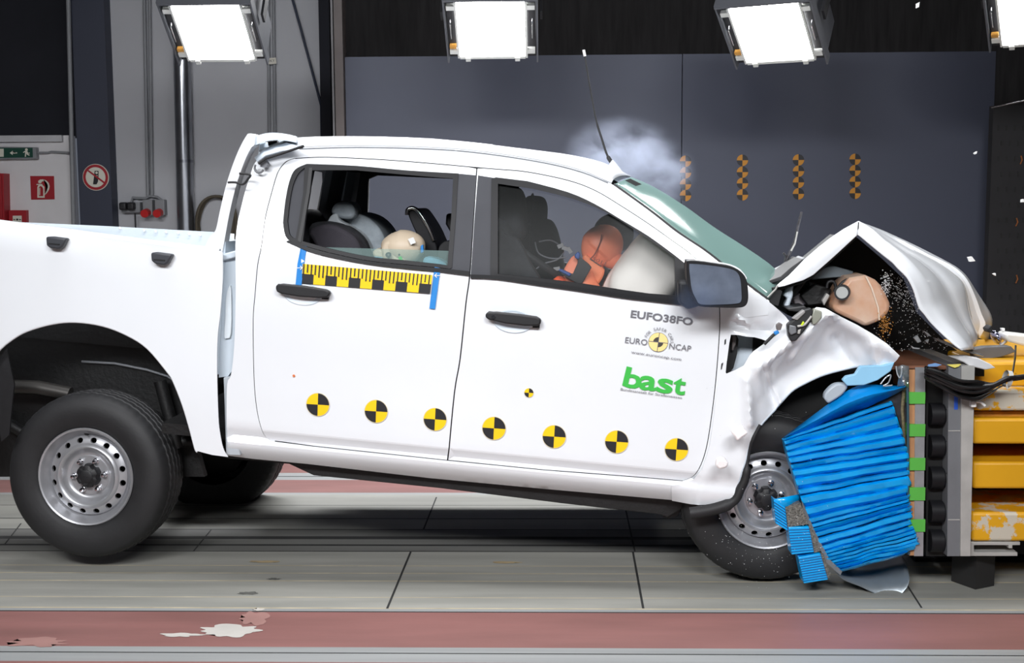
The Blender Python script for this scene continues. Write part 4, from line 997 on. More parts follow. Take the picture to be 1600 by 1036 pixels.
for i, pts in enumerate(([(1236, 455), (1254, 436), (1260, 440), (1246, 460), (1240, 466)], [(1250, 462), (1275, 444), (1300, 452), (1290, 475), (1262, 478)], [(1238, 462), (1250, 458), (1262, 474), (1250, 480), (1242, 476)], [(1262, 438), (1280, 446), (1286, 462), (1266, 456)], [(1288, 462), (1302, 452), (1304, 470), (1296, 480), (1284, 476)])):
    prism(TR, 'bay_component', pts, .16+.03*i, .3+.05*i, [LBK, UNDER, mat('bay_grey', (140, 134, 138), .5), BLACK, DGREY][i], truck, .006)
prism(TR, 'bay_hose', [(1284, 470), (1292, 458), (1297, 462), (1288, 478)], .12, .15, LGREY, truck, .004)
tube('bay_cable', [T(p[0], p[1], .12) for p in cr([(1292, 450), (1294, 441), (1302, 440), (1306, 448), (1304, 456)], 4)], .007, BLACK, truck)
tube('bay_cable', [T(p[0], p[1], .1) for p in cr([(1310, 448), (1318, 440), (1326, 436)], 4)], .006, BLACK, truck)
tp('screen_cowl', [(1180, 455), (1202, 466), (1214, 450), (1222, 455), (1216, 478), (1203, 474), (1190, 464)], [], .03, BLACK, truck, .02, .05)
tube('cowl_stay', [T(p[0], p[1], .0) for p in ((1198, 466), (1212, 452), (1215, 446))], .004, LGREY, truck)
prism(TR, 'broken_cowl', [(1198, 440), (1220, 432), (1236, 418), (1254, 405), (1258, 406), (1236, 428), (1222, 438), (1204, 444)], .2, .5, BLACK, truck, .004)
prism(TR, 'broken_cowl', [(1198, 416), (1214, 421), (1216, 425), (1208, 426)], .8, .9, LGREY, truck, .004)
prism(TR, 'broken_cowl', [(1216, 424), (1236, 414), (1258, 402), (1256, 408), (1232, 428)], .5, .7, DGREY, truck, .004)
# broken wiper arm standing up
wa = tube('wiper_arm', [T(p[0], p[1], .5) for p in cr([(1226, 420), (1231, 402), (1238, 386), (1243, 370), (1248, 348), (1252.5, 331)], 5)], [.007]*12+[.006]*14, mat('wiper_black', (66, 64, 68), .35, metal=.4, var=.5, scale=60), truck)
tube('wiper_linkage', [T(p[0], p[1], .5) for p in ((1224, 395), (1228, 400), (1226, 412), (1234, 410), (1238, 418), (1230, 424))], .006, MATS['wiper_black'], wa)
tube('wiper_blade', [T(p[0], p[1], .48) for p in ((1236, 392), (1242, 381), (1246, 362))], .004, LGREY, wa)
# washer tank
tank_px = [(1300, 476), (1308, 462), (1318, 445), (1328, 434), (1340, 432), (1353, 430), (1368, 437), (1377, 446), (1384, 458), (1391, 474), (1391, 486), (1384, 494), (1374, 502), (1362, 507), (1352, 511), (1338, 503), (1318, 494), (1304, 487)]
TANKM = mat('translucent_washer_tank', (196, 140, 104), .35, var=.1, scale=7, rgb2=(214, 188, 168), sss=.25)
wt = prism(TR, 'washer_tank', tank_px, .06, .30, TANKM, truck, .03)
bm = bmesh.new(); q = T(1318, 457, .03); add_tube(bm, [(q.x-.01, .01, q.z), (q.x+.002, .06, q.z)], .033, 28); tc_ = finish('tank_cap', bm, BLACK, wt)
bm = bmesh.new(); add_tube(bm, [(q.x-.011, .004, q.z), (q.x-.009, .012, q.z)], .025, 24); finish('cap_disc', bm, mat('cap_grey', (168, 170, 168), .5), wt)
tube('tank_seam', [T(p[0], p[1], .056) for p in ((1353, 432), (1362, 450), (1372, 480), (1374, 500))], .004, mat('tank_seam', (236, 216, 196), .4), wt)

# front wheel arch liner, deflated tyre bead over the sill, damaged lamp lens
prism(TR, 'front_arch_liner', wingarch+[(1180, 800), (1420, 800), (1420, 580), (1370, 566)], .30, .36, LINE, truck)
tube('arch_liner_edge', [TR.TW(p[0], p[1], lambda x, z: .0) for p in cr([(1188, 664), (1174, 692), (1168, 720), (1165, 745), (1156, 766), (1148, 782), (1125, 793), (1098, 799), (1078, 802)], 4)], [.008]*10+[.02]*12+[.026]*11, RUBBER, truck)
prism(TR, 'fog_lamp_lens', cr([(1288, 623), (1290, 614), (1302, 602), (1315, 599), (1325, 603), (1318, 615), (1306, 624), (1294, 631)], 3), .0, .05, mat('milky_lens', (176, 186, 196), .3), truck, .008)
# torn white bumper skin over the barrier
prism(TR, 'bumper_skin', [(1316, 594), (1322, 588), (1336, 585), (1344, 572), (1380, 571), (1398, 566), (1392, 580), (1372, 594), (1350, 602), (1324, 603)], -.02, .01, mat('blue_white_skin', (150, 206, 240), .35), truck, .004)
prism(TR, 'bumper_beam', [(1400, 590), (1300, 590), (1290, 640), (1300, 700), (1400, 700)], .3, 1.2, LINE, truck)
# ---- stickers and print on the doors
def target(px, py, r, parent, tilt=4):
    pr = Print(TR, wp, .0045); c = pr.xz((px, py)); R_ = r*TR.scale(px, py, 0); a = math.radians(0)
    a = math.radians(5.4-tilt)
    pr.pie(c, R_*1.05, 0, 2*PI, mat('sticker_edge', (226, 214, 180), .5), n=48)
    pr.pie(c, R_, a, a+PI/2, INK); pr.pie(c, R_, a+PI/2, a+PI, YEL, True); pr.pie(c, R_, a+PI, a+1.5*PI, INK, True); pr.pie(c, R_, a+1.5*PI, a+2*PI, YEL, True)
    return pr.done('target_sticker', parent)
for px, py in ((497, 632), (588, 642.5), (680, 655)): target(px, py, 17.6, rear_door)
for px, py in ((772, 669), (866, 682), (963.5, 690), (1057, 702)): target(px, py, 17.9, front_door)
target(826.5, 613.5, 7, front_door)
pr = Print(TR, wp); pr.disc(pr.xz((459.5, 587)), .006, mat('orange_dot', (214, 120, 70), .5)); pr.done('orange_dot', rear_door)
# measuring strip
pr = Print(TR, wp, .0045)
A, B, C_, D = (473.5, 412), (676, 429.5), (672.5, 458.5), (471.5, 443)
def bl(u, v): return (A[0]*(1-u)*(1-v)+B[0]*u*(1-v)+C_[0]*u*v+D[0]*(1-u)*v, A[1]*(1-u)*(1-v)+B[1]*u*(1-v)+C_[1]*u*v+D[1]*(1-u)*v)
N = 11
for k in range(N):
    u0, u1 = k/N, (k+1)/N; du = (u1-u0)
    pr.poly([bl(u0, .5), bl(u1, .5), bl(u1, 1), bl(u0, 1)], INK if k % 2 == 0 else YEL)
    pr.poly([bl(u0, 0), bl(u1, 0), bl(u1, .5), bl(u0, .5)], YEL, True)
pr.n += 1
for k in range(N):
    for j in range(3):
        u = (k+j/3)/N+.006; d_ = .5 if j == 0 else (.42 if j == 1 else .5)
        pr.poly([bl(u, 0), bl(u+.010, 0), bl(u+.010, .5 if k % 2 == 0 and j == 0 else (.62 if k % 2 and j else d_)), bl(u, .5 if k % 2 == 0 and j == 0 else (.62 if k % 2 and j else d_))], INK, True)
ruler = pr.done('measuring_strip', rear_door)
for pts, ar in (([(471, 381), (480, 383), (475, 412), (471, 447), (462, 446), (465, 412)], ((464, 418, 1))), ([(679, 417), (688.5, 419), (684, 452), (680, 483), (671, 482), (675, 452)], ((688, 430, -1)))):
    pr = Print(TR, off(-.006), .002); pr.poly(pts, BLUETAPE)
    x, y, s_ = ar; pr.poly([(x, y), (x+8*s_, y), (x+8*s_, y+1), (x, y+1)], WHITE); pr.poly([(x+9.5*s_, y+.5), (x+5.5*s_, y-3), (x+5*s_, y-2), (x+8*s_, y+.5)], WHITE, True); pr.poly([(x+9.5*s_, y+.5), (x+5.5*s_, y+4), (x+5*s_, y+3), (x+8*s_, y+.5)], WHITE, True)
    pr.done('blue_tape_strip', rear_door)
# lettering on the front door
pr = Print(TR, wp); pr.text('EUFO38FO', (985, 495.5), (1081.5, 508), 11.5, GREYINK, True); pr.done('test_code_lettering', front_door)
pr = Print(TR, wp)
c = pr.xz((1028.5, 534.5)); k = TR.scale(1028, 534, 0); a = math.radians(-1.5)
pr.disc(c, 15.4*k, GREYINK); pr.disc(c, 14.8*k, CREAM)
pr.pie(c, 8*k, a+PI/2, a+PI, mat('dark_print', (70, 66, 62), .5)); pr.pie(c, 8*k, a+1.5*PI, a+2*PI, MATS['dark_print'], True)
for q in (a, a+PI/2):
    u = Vector((math.cos(q), math.sin(q))); v = Vector((-u.y, u.x)); pr.poly_l([tuple(Vector(c)+u*sx*14.8*k+v*sy*.5*k) for sx, sy in ((-1, -1), (1, -1), (1, 1), (-1, 1))], GREYINK)
pr.text('EURO', (976.5, 535), (1011, 539.3), 9.5, GREYINK); pr.text('NCAP', (1045, 544.5), (1079, 548.8), 9.5, GREYINK)
pr.text('www.euroncap.com', (986, 551.5), (1064, 563.2), 4.6, GREYINK)
pr.arc_text('FOR SAFER CARS', c, 19*k, PI*1.0-.38, .10, 6.6*k, GREYINK)
pr.done('emblem_sticker', front_door)
pr = Print(TR, wp); pr.text('b', (972, 602), (1000, 608.5), 32, GREEN, True); pr.text('a', (998, 607), (1025, 610.3), 33, GREEN, True); pr.text('s', (1025, 611), (1050, 614.5), 33, GREEN, True); pr.text('t', (1050, 613.5), (1069.5, 616.5), 31, GREEN, True)
pr.text('Bundesanstalt für Straßenwesen', (969.5, 609.5), (1065, 623), 4.2, GREYINK); pr.done('green_logo_sticker', front_door)
# the mirror foot's shadow is cast by the lamps, not drawn; chips of foam stuck near the wing
# ================================================================== CRASH DUMMIES
def skin_body(name, joints, edges, m, parent, fr=TR):
    """joints: name -> ((px,py,w), radius)"""
    bm = bmesh.new(); idx = {}
    me = bpy.data.meshes.new(name); vs = []; rad = []
    for k, (p, r) in joints.items(): idx[k] = len(vs); vs.append(fr.T(*p) if not isinstance(p, Vector) else p); rad.append(r)
    me.from_pydata(vs, [(idx[a], idx[b]) for a, b in edges], []); bm.free()
    o = bpy.data.objects.new(name, me); COL.objects.link(o); o.parent = parent
    s = o.modifiers.new('skin', 'SKIN'); s.use_smooth_shade = True
    for i, d in enumerate(me.skin_vertices[0].data): d.radius = (rad[i], rad[i]); d.use_root = (i == 0)
    ss = o.modifiers.new('sub', 'SUBSURF'); ss.levels = 2; ss.render_levels = 2
    me.materials.append(m); return o
def Mloc(px, py, w): M = MT.copy(); M.translation = MT @ T(px, py, w); return M
def under_truck_frame(o, t): o.parent = t; o.matrix_parent_inverse = t.matrix_basis.inverted() @ MT; return o
dm = thing('crash_test_dummy', 'orange crash test dummy driver bent into the white airbag', 'dummy', None, Mloc(850, 560, .52))
body = skin_body('body', {
    'pelvis': ((858, 560, .54), .15), 'waist': ((872, 510, .54), .13), 'chest': ((898, 462, .54), .15), 'neck': ((922, 424, .54), .07), 'skull': ((930, 406, .54), .07),
    'shn': ((905, 436, .40), .075), 'elbn': ((950, 500, .36), .05), 'handn': ((1010, 500, .40), .04),
    'shf': ((905, 436, .70), .075), 'elbf': ((955, 500, .74), .05), 'handf': ((1015, 490, .68), .04),
    'hipn': ((885, 575, .46), .09), 'kneen': ((1000, 560, .44), .07), 'footn': ((1050, 660, .44), .05), 'hipf': ((885, 575, .64), .09), 'kneef': ((1000, 560, .66), .07), 'footf': ((1050, 660, .66), .05)},
    [('pelvis', 'waist'), ('waist', 'chest'), ('chest', 'neck'), ('neck', 'skull'), ('chest', 'shn'), ('shn', 'elbn'), ('elbn', 'handn'), ('chest', 'shf'), ('shf', 'elbf'), ('elbf', 'handf'), ('pelvis', 'hipn'), ('hipn', 'kneen'), ('kneen', 'footn'), ('pelvis', 'hipf'), ('hipf', 'kneef'), ('kneef', 'footf')], ORANGE, None)
under_truck_frame(body, dm)
q = T(939, 386, .54)
def headshape(v):
    v = v.copy(); v.z *= 1.12 if v.z > 0 else 1.0
    if v.z < -.2: v.x *= 1-.25*(-v.z-.2); v.y *= .88
    return v
hd_ = under_truck_frame(blob('head', q, (.098, .078, .102), ORANGE, None, Matrix.Rotation(math.radians(38), 3, 'Y'), 5, headshape), dm)
fc = under_truck_frame(blob('face', T(956, 404, .54), (.05, .05, .05), ORANGE, None, None, 3), dm)
under_truck_frame(tube('skull_cap_seam', [T(p[0], p[1], .458) for p in cr([(940, 366), (938, 378), (930, 396), (922, 405)], 4)], .003, mat('seam_dark', (110, 52, 36), .6)), dm)
nk = under_truck_frame(prism(TR, 'neck_shield', cr([(912, 398), (925, 406), (941, 418), (944, 428), (930, 450), (908, 452), (902, 440), (908, 420)], 3, True), .42, .66, mat('orange_neck_vinyl', (214, 120, 80), .5), None, .02), dm)
pr = Print(TR, .42, .004); pr.text('5011', (925.5, 406), (945, 414.5), 5.5, MATS['seam_dark']); pr.poly([(922, 403.5), (940, 415.8), (940, 417.2), (921.5, 404.8)], INK); under_truck_frame(pr.done('serial_print'), dm)
under_truck_frame(prism(TR, 'jacket', cr([(856, 452), (862, 440), (872, 432), (884, 436), (900, 443), (912, 455), (900, 470), (870, 470)], 3, True), .38, .66, ORANGE2, None, .02), dm)
under_truck_frame(prism(TR, 'shoulder', cr([(880, 428), (886, 412), (896, 400), (906, 404), (905, 424), (896, 436)], 3, True), .36, .44, mat('orange_shoulder', (226, 130, 100), .5), None, .02), dm)
under_truck_frame(prism(TR, 'mount_plate', [(904, 400), (920, 412.5), (924.5, 418), (908, 446), (896, 440), (876, 428), (880, 424), (895, 428), (902, 412)], .33, .35, BLACK, None, .003), dm)
under_truck_frame(prism(TR, 'blue_tape_wrap', [(897, 399), (903, 393), (907, 397), (905, 406), (899, 404)], .32, .37, mat('dark_blue_tape', (40, 70, 130), .5), None, .006), dm)
under_truck_frame(prism(TR, 'blue_tape_wrap', [(872, 423), (876, 420), (893, 428), (890, 433)], .32, .37, MATS['dark_blue_tape'], None, .006), dm)
dm2 = thing('crash_test_dummy', 'dark headed crash test dummy behind the orange one, half hidden by smoke', 'dummy', None, Mloc(900, 560, 1.3))
DK = mat('dark_dummy_vinyl', (70, 66, 68), .6)
body2 = skin_body('body', {'pelvis': ((880, 560, 1.3), .14), 'chest': ((925, 460, 1.3), .14), 'neck': ((945, 410, 1.3), .06), 'shn': ((925, 430, 1.16), .06), 'elbn': ((960, 480, 1.14), .05), 'handn': ((1010, 470, 1.16), .04), 'shf': ((925, 430, 1.44), .06), 'elbf': ((960, 480, 1.46), .05), 'handf': ((1010, 470, 1.44), .04), 'kneen': ((990, 560, 1.22), .07), 'kneef': ((990, 560, 1.38), .07)},
    [('pelvis', 'chest'), ('chest', 'neck'), ('chest', 'shn'), ('shn', 'elbn'), ('elbn', 'handn'), ('chest', 'shf'), ('shf', 'elbf'), ('elbf', 'handf'), ('pelvis', 'kneen'), ('pelvis', 'kneef')], DK, None)
under_truck_frame(body2, dm2)
under_truck_frame(blob('head', T(958, 366, 1.3), (.11, .085, .10), DK, None, Matrix.Rotation(math.radians(30), 3, 'Y'), 4, headshape), dm2)
# rear seats: child seat shells and the child dummy
cs = thing('child_restraint', 'grey padded child seat on the far side of the rear bench', 'child seat', None, Mloc(560, 430, .75))
def cpart(nm, px, w0_, w1_, m, t, b=.03): return under_truck_frame(prism(TR, nm, px, w0_, w1_, m, None, b), t)
cpart('shell', cr([(512, 356), (522, 338), (545, 332), (570, 338), (588, 352), (600, 372), (604, 400), (604, 440), (540, 440), (560, 400), (545, 372)], 3, True), .56, .98, GREYFAB, cs, .05)
cpart('wing_rim', cr([(511, 352), (516, 338), (526, 334), (530, 344), (546, 354), (566, 368), (578, 392), (584, 430), (570, 430), (564, 400), (548, 372), (526, 358)], 3, True), .46, .60, mat('light_grey_fabric', (162, 168, 172), .9, bump=.15, scale=25), cs, .03)
cpart('head_support', cr([(518, 334), (520, 322), (530, 315), (544, 316), (552, 324), (553, 340), (536, 342)], 3, True), .48, .66, GREYFAB, cs, .03)
cs2 = thing('child_restraint', 'dark fabric child seat nearest the rear window', 'child seat', None, Mloc(530, 440, .4))
cpart('shell', cr([(480, 356), (500, 346), (530, 350), (556, 364), (572, 388), (580, 440), (500, 440), (484, 400)], 3, True), .38, .52, SEAT, cs2, .05)
cpart('side_wing', cr([(482, 362), (500, 352), (520, 352), (548, 366), (562, 386), (566, 430), (510, 430), (492, 384)], 3, True), .28, .38, mat('dark_plum_fabric', (56, 53, 60), .9, bump=.2, scale=25), cs2, .03)
fs = thing('booster_seat', 'black rear facing shell with shiny chrome edge at the rear window', 'child seat', None, Mloc(665, 420, .7))
cpart('shell', cr([(637, 333), (640, 327), (648, 326), (656, 334), (668, 352), (678, 372), (684, 392), (684, 440), (672, 440), (660, 386), (646, 356)], 3, True), .5, .9, BLACKG, fs, .012)
under_truck_frame(tube('chrome_edge', [T(p[0], p[1], .49) for p in cr([(636, 336), (637, 328), (644, 325), (652, 329), (662, 343), (672, 360), (678, 376)], 4)], .010, CHROME), fs)
cpart('handle', cr([(684, 392), (690, 380), (700, 376), (708, 382), (700, 400), (690, 430), (682, 430)], 3, True), .5, .7, BLACK, fs, .012)
cpart('adjuster', [(697, 334), (708, 333), (710, 350), (704, 364), (696, 350)], .6, .68, BLACK, fs, .01)
under_truck_frame(tube('white_rod', [T(599, 364, .8), T(620, 370, .8)], .012, WHITE), cs)
cd_ = thing('child_dummy', 'beige child dummy slumped with its head down at the rear window', 'dummy', None, Mloc(628, 470, .42))
under_truck_frame(blob('head', T(630, 387, .42), (.104, .085, .080), BEIGE, None, Matrix.Rotation(math.radians(-2), 3, 'Y'), 5, lambda v: Vector((v.x*(1.0+.12*v.z), v.y, v.z*(1.05 if v.x > -.2 else .8+.25*(v.x+1))))), cd_)
under_truck_frame(prism(TR, 'jaw', cr([(597, 400), (596, 386), (606, 376), (628, 388), (634, 405), (630, 416), (604, 414)], 3, True), .35, .48, BEIGE, None, .03), cd_)
under_truck_frame(prism(TR, 'chin', [(581, 392), (590, 388), (598, 390), (600, 404), (583, 402)], .36, .46, BEIGE, None, .012), cd_)
b3 = skin_body('body', {'pelvis': ((600, 530, .44), .10), 'chest': ((632, 465, .44), .10), 'neck': ((650, 425, .44), .05), 'shn': ((640, 445, .34), .05), 'handn': ((700, 470, .34), .03), 'shf': ((640, 445, .54), .05), 'handf': ((700, 470, .54), .03), 'kneen': ((690, 520, .38), .05), 'kneef': ((690, 520, .52), .05)},
    [('pelvis', 'chest'), ('chest', 'neck'), ('chest', 'shn'), ('shn', 'handn'), ('chest', 'shf'), ('shf', 'handf'), ('pelvis', 'kneen'), ('pelvis', 'kneef')], mat('blue_dummy_shirt', (120, 172, 196), .8), None)
under_truck_frame(b3, cd_)
cpart('sleeve', cr([(660, 412), (664, 402), (680, 404), (696, 412), (696, 424), (664, 424)], 3, True), .3, .42, MATS['blue_dummy_shirt'], cd_, .02)
cpart('collar', cr([(578, 406), (586, 401), (600, 404), (604, 414), (580, 412)], 3, True), .35, .48, MATS['blue_dummy_shirt'], cd_, .01)
pr = Print(TR, .325, .002); c = pr.xz((607, 398)); pr.ring(c, .006, .011, INK); pr.disc(c, .005, mat('bolt_grey', (120, 116, 110), .5)); pr.disc(pr.xz((624, 398)), .005, INK); pr.poly([(622, 402), (627, 400), (632, 411), (626, 411)], GREEN); under_truck_frame(pr.done('head_marks'), cd_)
bm = bmesh.new(); c = T(607, 398, .34); add_tube(bm, [(c.x, .352, c.z), (c.x, .326, c.z)], .012, 16); under_truck_frame(finish('side_bolt', bm, INK), cd_)
pr = Print(TR, .330, .002); pr.poly([(637.5, 373.5), (646, 370.5), (650, 379), (642, 382.5)], WHITE); under_truck_frame(pr.done('white_patch'), cd_)
cpart('blue_patch', [(657, 384), (661, 382), (662, 394), (657, 396)], .34, .36, BLUETAPE, cd_, .003)

# ================================================================== CRASH BARRIER
YF = 5.20
bar = thing('crash_barrier', 'blue deformable honeycomb crash barrier on yellow steel beams and black post', 'barrier', loc=P(1450, 930, YF+.08))
ub = lambda o: under(o, bar)
bp = lambda nm, px, y0, y1, m, bev=0: ub(prism(WORLD, nm, px, y0, y1, m, None, bev))
Lb = cr([(1224, 685), (1230, 709), (1240, 742), (1253, 784), (1269, 825), (1282, 856), (1296, 879), (1313, 894)], 8)
Rb = cr([(1393, 627), (1402, 653), (1412, 685), (1419, 711), (1420, 734), (1421, 759), (1421, 779), (1425, 798), (1425, 817), (1431, 836), (1434, 852), (1408, 869)], 8)
random.seed(21)
ts = [0]
while ts[-1] < 1: ts.append(ts[-1]+random.choice((.026, .034, .042, .05, .06)))
ts = [t/ts[-1] for t in ts]
def at(c, t):
    f = t*(len(c)-1); i = min(int(f), len(c)-2); f -= i; return Vector(c[i]).lerp(Vector(c[i+1]), f)
prow = []
NCB = 46
rowspec = []
for a, b in zip(ts, ts[1:]):
    d = b-a; dep = random.uniform(.05, .085)
    rowspec += [(a, dep), (a+d*.07, dep*.45), (a+d*.22, random.uniform(0, .006)), (a+d*.62, random.uniform(.006, .016)), (a+d*.93, dep*.85)]
rowspec.append((1, .04))
for j, (t, dp) in enumerate(rowspec):
    l, r = at(Lb, t), at(Rb, t); row = []
    r = r+Vector((random.uniform(-3, 3)*(1 if t > .35 else .3), 0))
    for i in range(NCB):
        u = i/(NCB-1); q = l.lerp(r, u); q.y += 2.6*math.sin(PI*u)*noise.noise(Vector((u*3, t*7, 2)))+1.0*noise.noise(Vector((u*8, t*9, 5)))*math.sin(PI*u)
        y = YF+dp*(.75+.5*noise.noise(Vector((u*4, t*30, 1))))+.004*noise.noise(Vector((u*22, t*50, 3)))-.02*math.sin(PI*u)
        row.append(P(q.x, q.y, y))
    prow.append(row)
ub(loft('honeycomb_block', prow, BLUE, None, .003, 22, -1))
bp('honeycomb_core', [tuple(p) for p in Lb][2:]+[tuple(p) for p in Rb][::-1], YF+.055, YF+.12, BLUE)
bp('honeycomb_core', [(1345, 650), (1393, 632), (1418, 711), (1420, 779), (1432, 850), (1350, 880)], YF+.12, YF+.95, BLUE)
ub(loft('cladding_sheet', [[P(p[0], p[1], YF+y) for p, y in zip(c, ys)] for c, ys in (
    (cr([(1223, 684), (1249, 665), (1292, 633), (1315, 616), (1340, 603), (1359, 601), (1392, 603), (1415, 602)], 3), [.02]*30),
    (cr([(1224, 684), (1254, 668), (1296, 645), (1320, 632), (1345, 622), (1364, 616), (1394, 610), (1415, 604)], 3), [-.02+.0005*i for i in range(30)]),
    (cr([(1225, 685), (1262, 675), (1302, 658), (1326, 648), (1352, 638), (1372, 628), (1396, 617), (1415, 606)], 3), [.03]*30))], mat('flat_blue_sheet', (0, 142, 222), .35, var=.06, coat=.2), None, .003, 60))
bp('honeycomb_top', [(1273, 667), (1340, 640), (1392, 616), (1400, 612), (1416, 610), (1416, 690), (1394, 627), (1300, 665), (1240, 688)], YF+.06, YF+.9, mat('dark_honeycomb', (38, 38, 44), .6, var=.5, scale=60))
# split bumper element
def hblock(face, side, yf, y1, cells, lines=8):
    o = bp('bumper_block', face, yf, y1, BLUE, .003)
    bm = bmesh.new()
    n = lines
    for i in range(1, n):
        t = i/n; a = Vector(face[0]).lerp(Vector(face[3]), t); b = Vector(face[1]).lerp(Vector(face[2]), t)
        pa, pb = P(a.x, a.y, yf-.0005), P(b.x, b.y, yf-.0005); add_tube(bm, [pa, pa.lerp(pb, .5), pb], .0022, 5)
    rr = finish('pleat_line', bm, mat('pleat_blue', (0, 96, 160), .5), o); return o
b1 = hblock([(1209, 780), (1227, 792), (1231, 830), (1212, 818)], None, YF-.02, YF+.05, 0)
ub(loft('bumper_block_top', [[P(1209, 780, YF-.02), P(1227, 792, YF-.02)], [P(1250, 772, YF+.04), P(1252, 786, YF+.04)]], BLUE, None, .004))
bp('honeycomb_cells', [(1227, 792), (1251, 786), (1263, 819), (1231, 824)], YF-.014, YF+.04, HONEY)
hblock([(1232, 824), (1264, 823), (1272, 863), (1237, 867)], None, YF-.022, YF+.06, 0, 10)
bp('honeycomb_cells', [(1264, 823), (1268, 822), (1282, 861), (1272, 864)], YF-.012, YF+.05, HONEY)
hblock([(1247.5, 871), (1282, 865), (1294, 906), (1256, 912)], None, YF-.026, YF+.06, 0, 11)
bp('honeycomb_cells', [(1282, 865), (1286, 864), (1298, 898), (1294, 906)], YF-.014, YF+.05, HONEY)
# facing sheet curling out below
c1 = cr([(1252, 783), (1266, 822), (1280, 856), (1296, 880), (1316, 904), (1344, 916), (1373, 930), (1388, 934.5), (1404, 932), (1417, 918), (1421, 904)], 4)
c2 = cr([(1254, 782), (1270, 822), (1285, 856), (1300, 876), (1320, 890), (1344, 893), (1373, 892), (1388, 890), (1404, 886), (1414, 884), (1419, 890)], 4)
c3 = cr([(1256, 782), (1274, 822), (1290, 856), (1305, 870), (1326, 878), (1348, 880), (1376, 878), (1388, 874), (1400, 872), (1408, 868), (1412, 876)], 4)
n_ = len(c1)
ub(loft('facing_sheet', [[P(p[0], p[1], YF+.03) for i, p in enumerate(c1)], [P(p[0], p[1], YF+.03+.16*min(1, i/20)) for i, p in enumerate(c2)], [P(p[0], p[1], YF+.05+.35*min(1, i/20)) for i, p in enumerate(c3)]], ALU2, None, .004, 60))
bp('sheet_edge', [(1253, 783), (1257, 792), (1274, 832), (1296, 874), (1316, 893), (1313, 899), (1292, 880), (1268, 832), (1254, 796)], YF+.0, YF+.03, ALU2)
# mounting plates, tape, load cells
bp('plywood_plate', [(1420.5, 576), (1430, 576), (1429, 868), (1420.5, 868)], YF+.03, YF+1.05, PLY)
bp('aluminium_plate', [(1430, 574), (1446, 574), (1442.5, 869), (1428.5, 869)], YF+.025, YF+1.05, ALU)
for y0, y1 in ((613, 631), (663, 682), (716, 735), (762, 782), (812, 831)):
    bp('green_tape', [(1419.5, y0), (1446, y0), (1445.5, y1), (1419.5, y1)], YF+.018, YF+.06, GTAPE)
for yy in (YF+.06, YF+.42, YF+.72, YF+1.0):
    for py in (643, 692, 741, 793, 838):
        a, b = P(1447, py, YF+.13), P(1483, py, YF+.13)
        bm = bmesh.new(); add_tube(bm, [(a.x-.01, yy, a.z), (a.x+.045, yy, a.z), (a.x+.05, yy, a.z), (b.x-.02, yy, a.z), (b.x-.016, yy, a.z), (b.x+.01, yy, a.z)], [.050, .050, .044, .044, .054, .054], 28)
        lc = ub(finish('load_cell', bm, BLACKG, None, 40))
        if yy < YF+.2:
            bm = bmesh.new(); add_tube(bm, [(b.x-.035, yy-.045, a.z+.01), (b.x-.035, yy-.045, a.z+.05)], .006, 8); add_tube(bm, [(b.x-.05, yy-.045, a.z+.03), (b.x-.035, yy-.045, a.z+.03), (b.x-.015, yy-.045, a.z+.03)], .004, 8); finish('fitting', bm, CHROME, lc)
bp('dark_backing', [(1447, 574), (1482, 574), (1482, 869), (1447, 869)], YF+.07, YF+.11, LINE)  # black sheet added so the gap between the plates stays dark
bp('steel_plate', [(1482, 572), (1502, 572), (1500.5, 869), (1480, 869)], YF, YF+1.05, DGREY)
bp('steel_plate', [(1502.2, 572), (1523, 572), (1516, 869), (1500.7, 869)], YF-.01, YF+1.05, LGREY)
bp('plate_joint', [(1482, 672.5), (1502, 672.5), (1502, 674), (1482, 674)], YF-.002, YF+.01, LGREY); bp('plate_joint', [(1481.5, 811.5), (1501.5, 811.5), (1501.5, 813), (1481.5, 813)], YF-.002, YF+.01, LGREY)
bp('blue_mark', [(1491, 611), (1497, 611), (1496.5, 640), (1491, 640)], YF-.002, YF+.0, mat('blue_paint_mark', (40, 90, 200), .5))
XR = 1760
def beam(y0, y1, m, yf=YF+.06, x0=1521, lip=True):
    o = bp('yellow_beam', [(x0, y0), (XR, y0), (XR, y1), (x0, y1)], yf, yf+.9, m, .012); return o
beam(566, 604, BEAMC, YF+.16, 1530); beam(610, 642, BEAMW, YF+.05)
bp('beam_flange', [(1521, 643), (XR, 643), (XR, 652), (1521, 652)], YF+.1, YF+.9, mat('dirty_ochre', (176, 120, 40), .6, var=.2, scale=14))  # flange in a browner ochre than the beams
beam(654, 694, BEAMC, YF+.04, 1520); beam(722, 764, BEAMC, YF+.045, 1520); beam(801, 846, BEAMW, YF+.03, 1518)
bp('base_channel', [(1517, 847), (1594, 847), (1594, 852), (1582, 852), (1582, 857), (1576, 857), (1576, 852), (1522, 852), (1522, 863), (1590, 863), (1590, 869), (1516, 869)], YF+.03, YF+.9, LGREY, .002)
bp('bolt_head', [(1516, 571), (1538, 571), (1538, 588), (1516, 588)], YF+.12, YF+.2, LINE)
bp('rear_block', [(1524, 575), (XR+40, 575), (XR+40, 866), (1524, 866)], YF+.45, YF+1.3, LINE)  # black block added for the dark void behind the beams
bp('base_block', [(1430, 872), (XR+60, 872), (XR+60, 910), (1430, 910)], YF+.5, YF+1.6, LINE)  # second black fill, added where the space under the barrier goes dark
q = P(1538, 936, YF+.02); kk = WORLD.scale(1538, 900, YF+.08)
zt = P(1538, 868, YF+.1).z
o = ub(box('post', (q.x, YF+.17, zt/2), (.115, .14, zt), mat('black_steel_post', (34, 33, 33), .6, var=.2), None, Matrix.Rotation(math.radians(28), 3, 'Z')))
q2 = P(1700, 930, YF+.5); ub(box('post', (q2.x, YF+.8, zt/2), (.14, .16, zt), MATS['black_steel_post'], None))
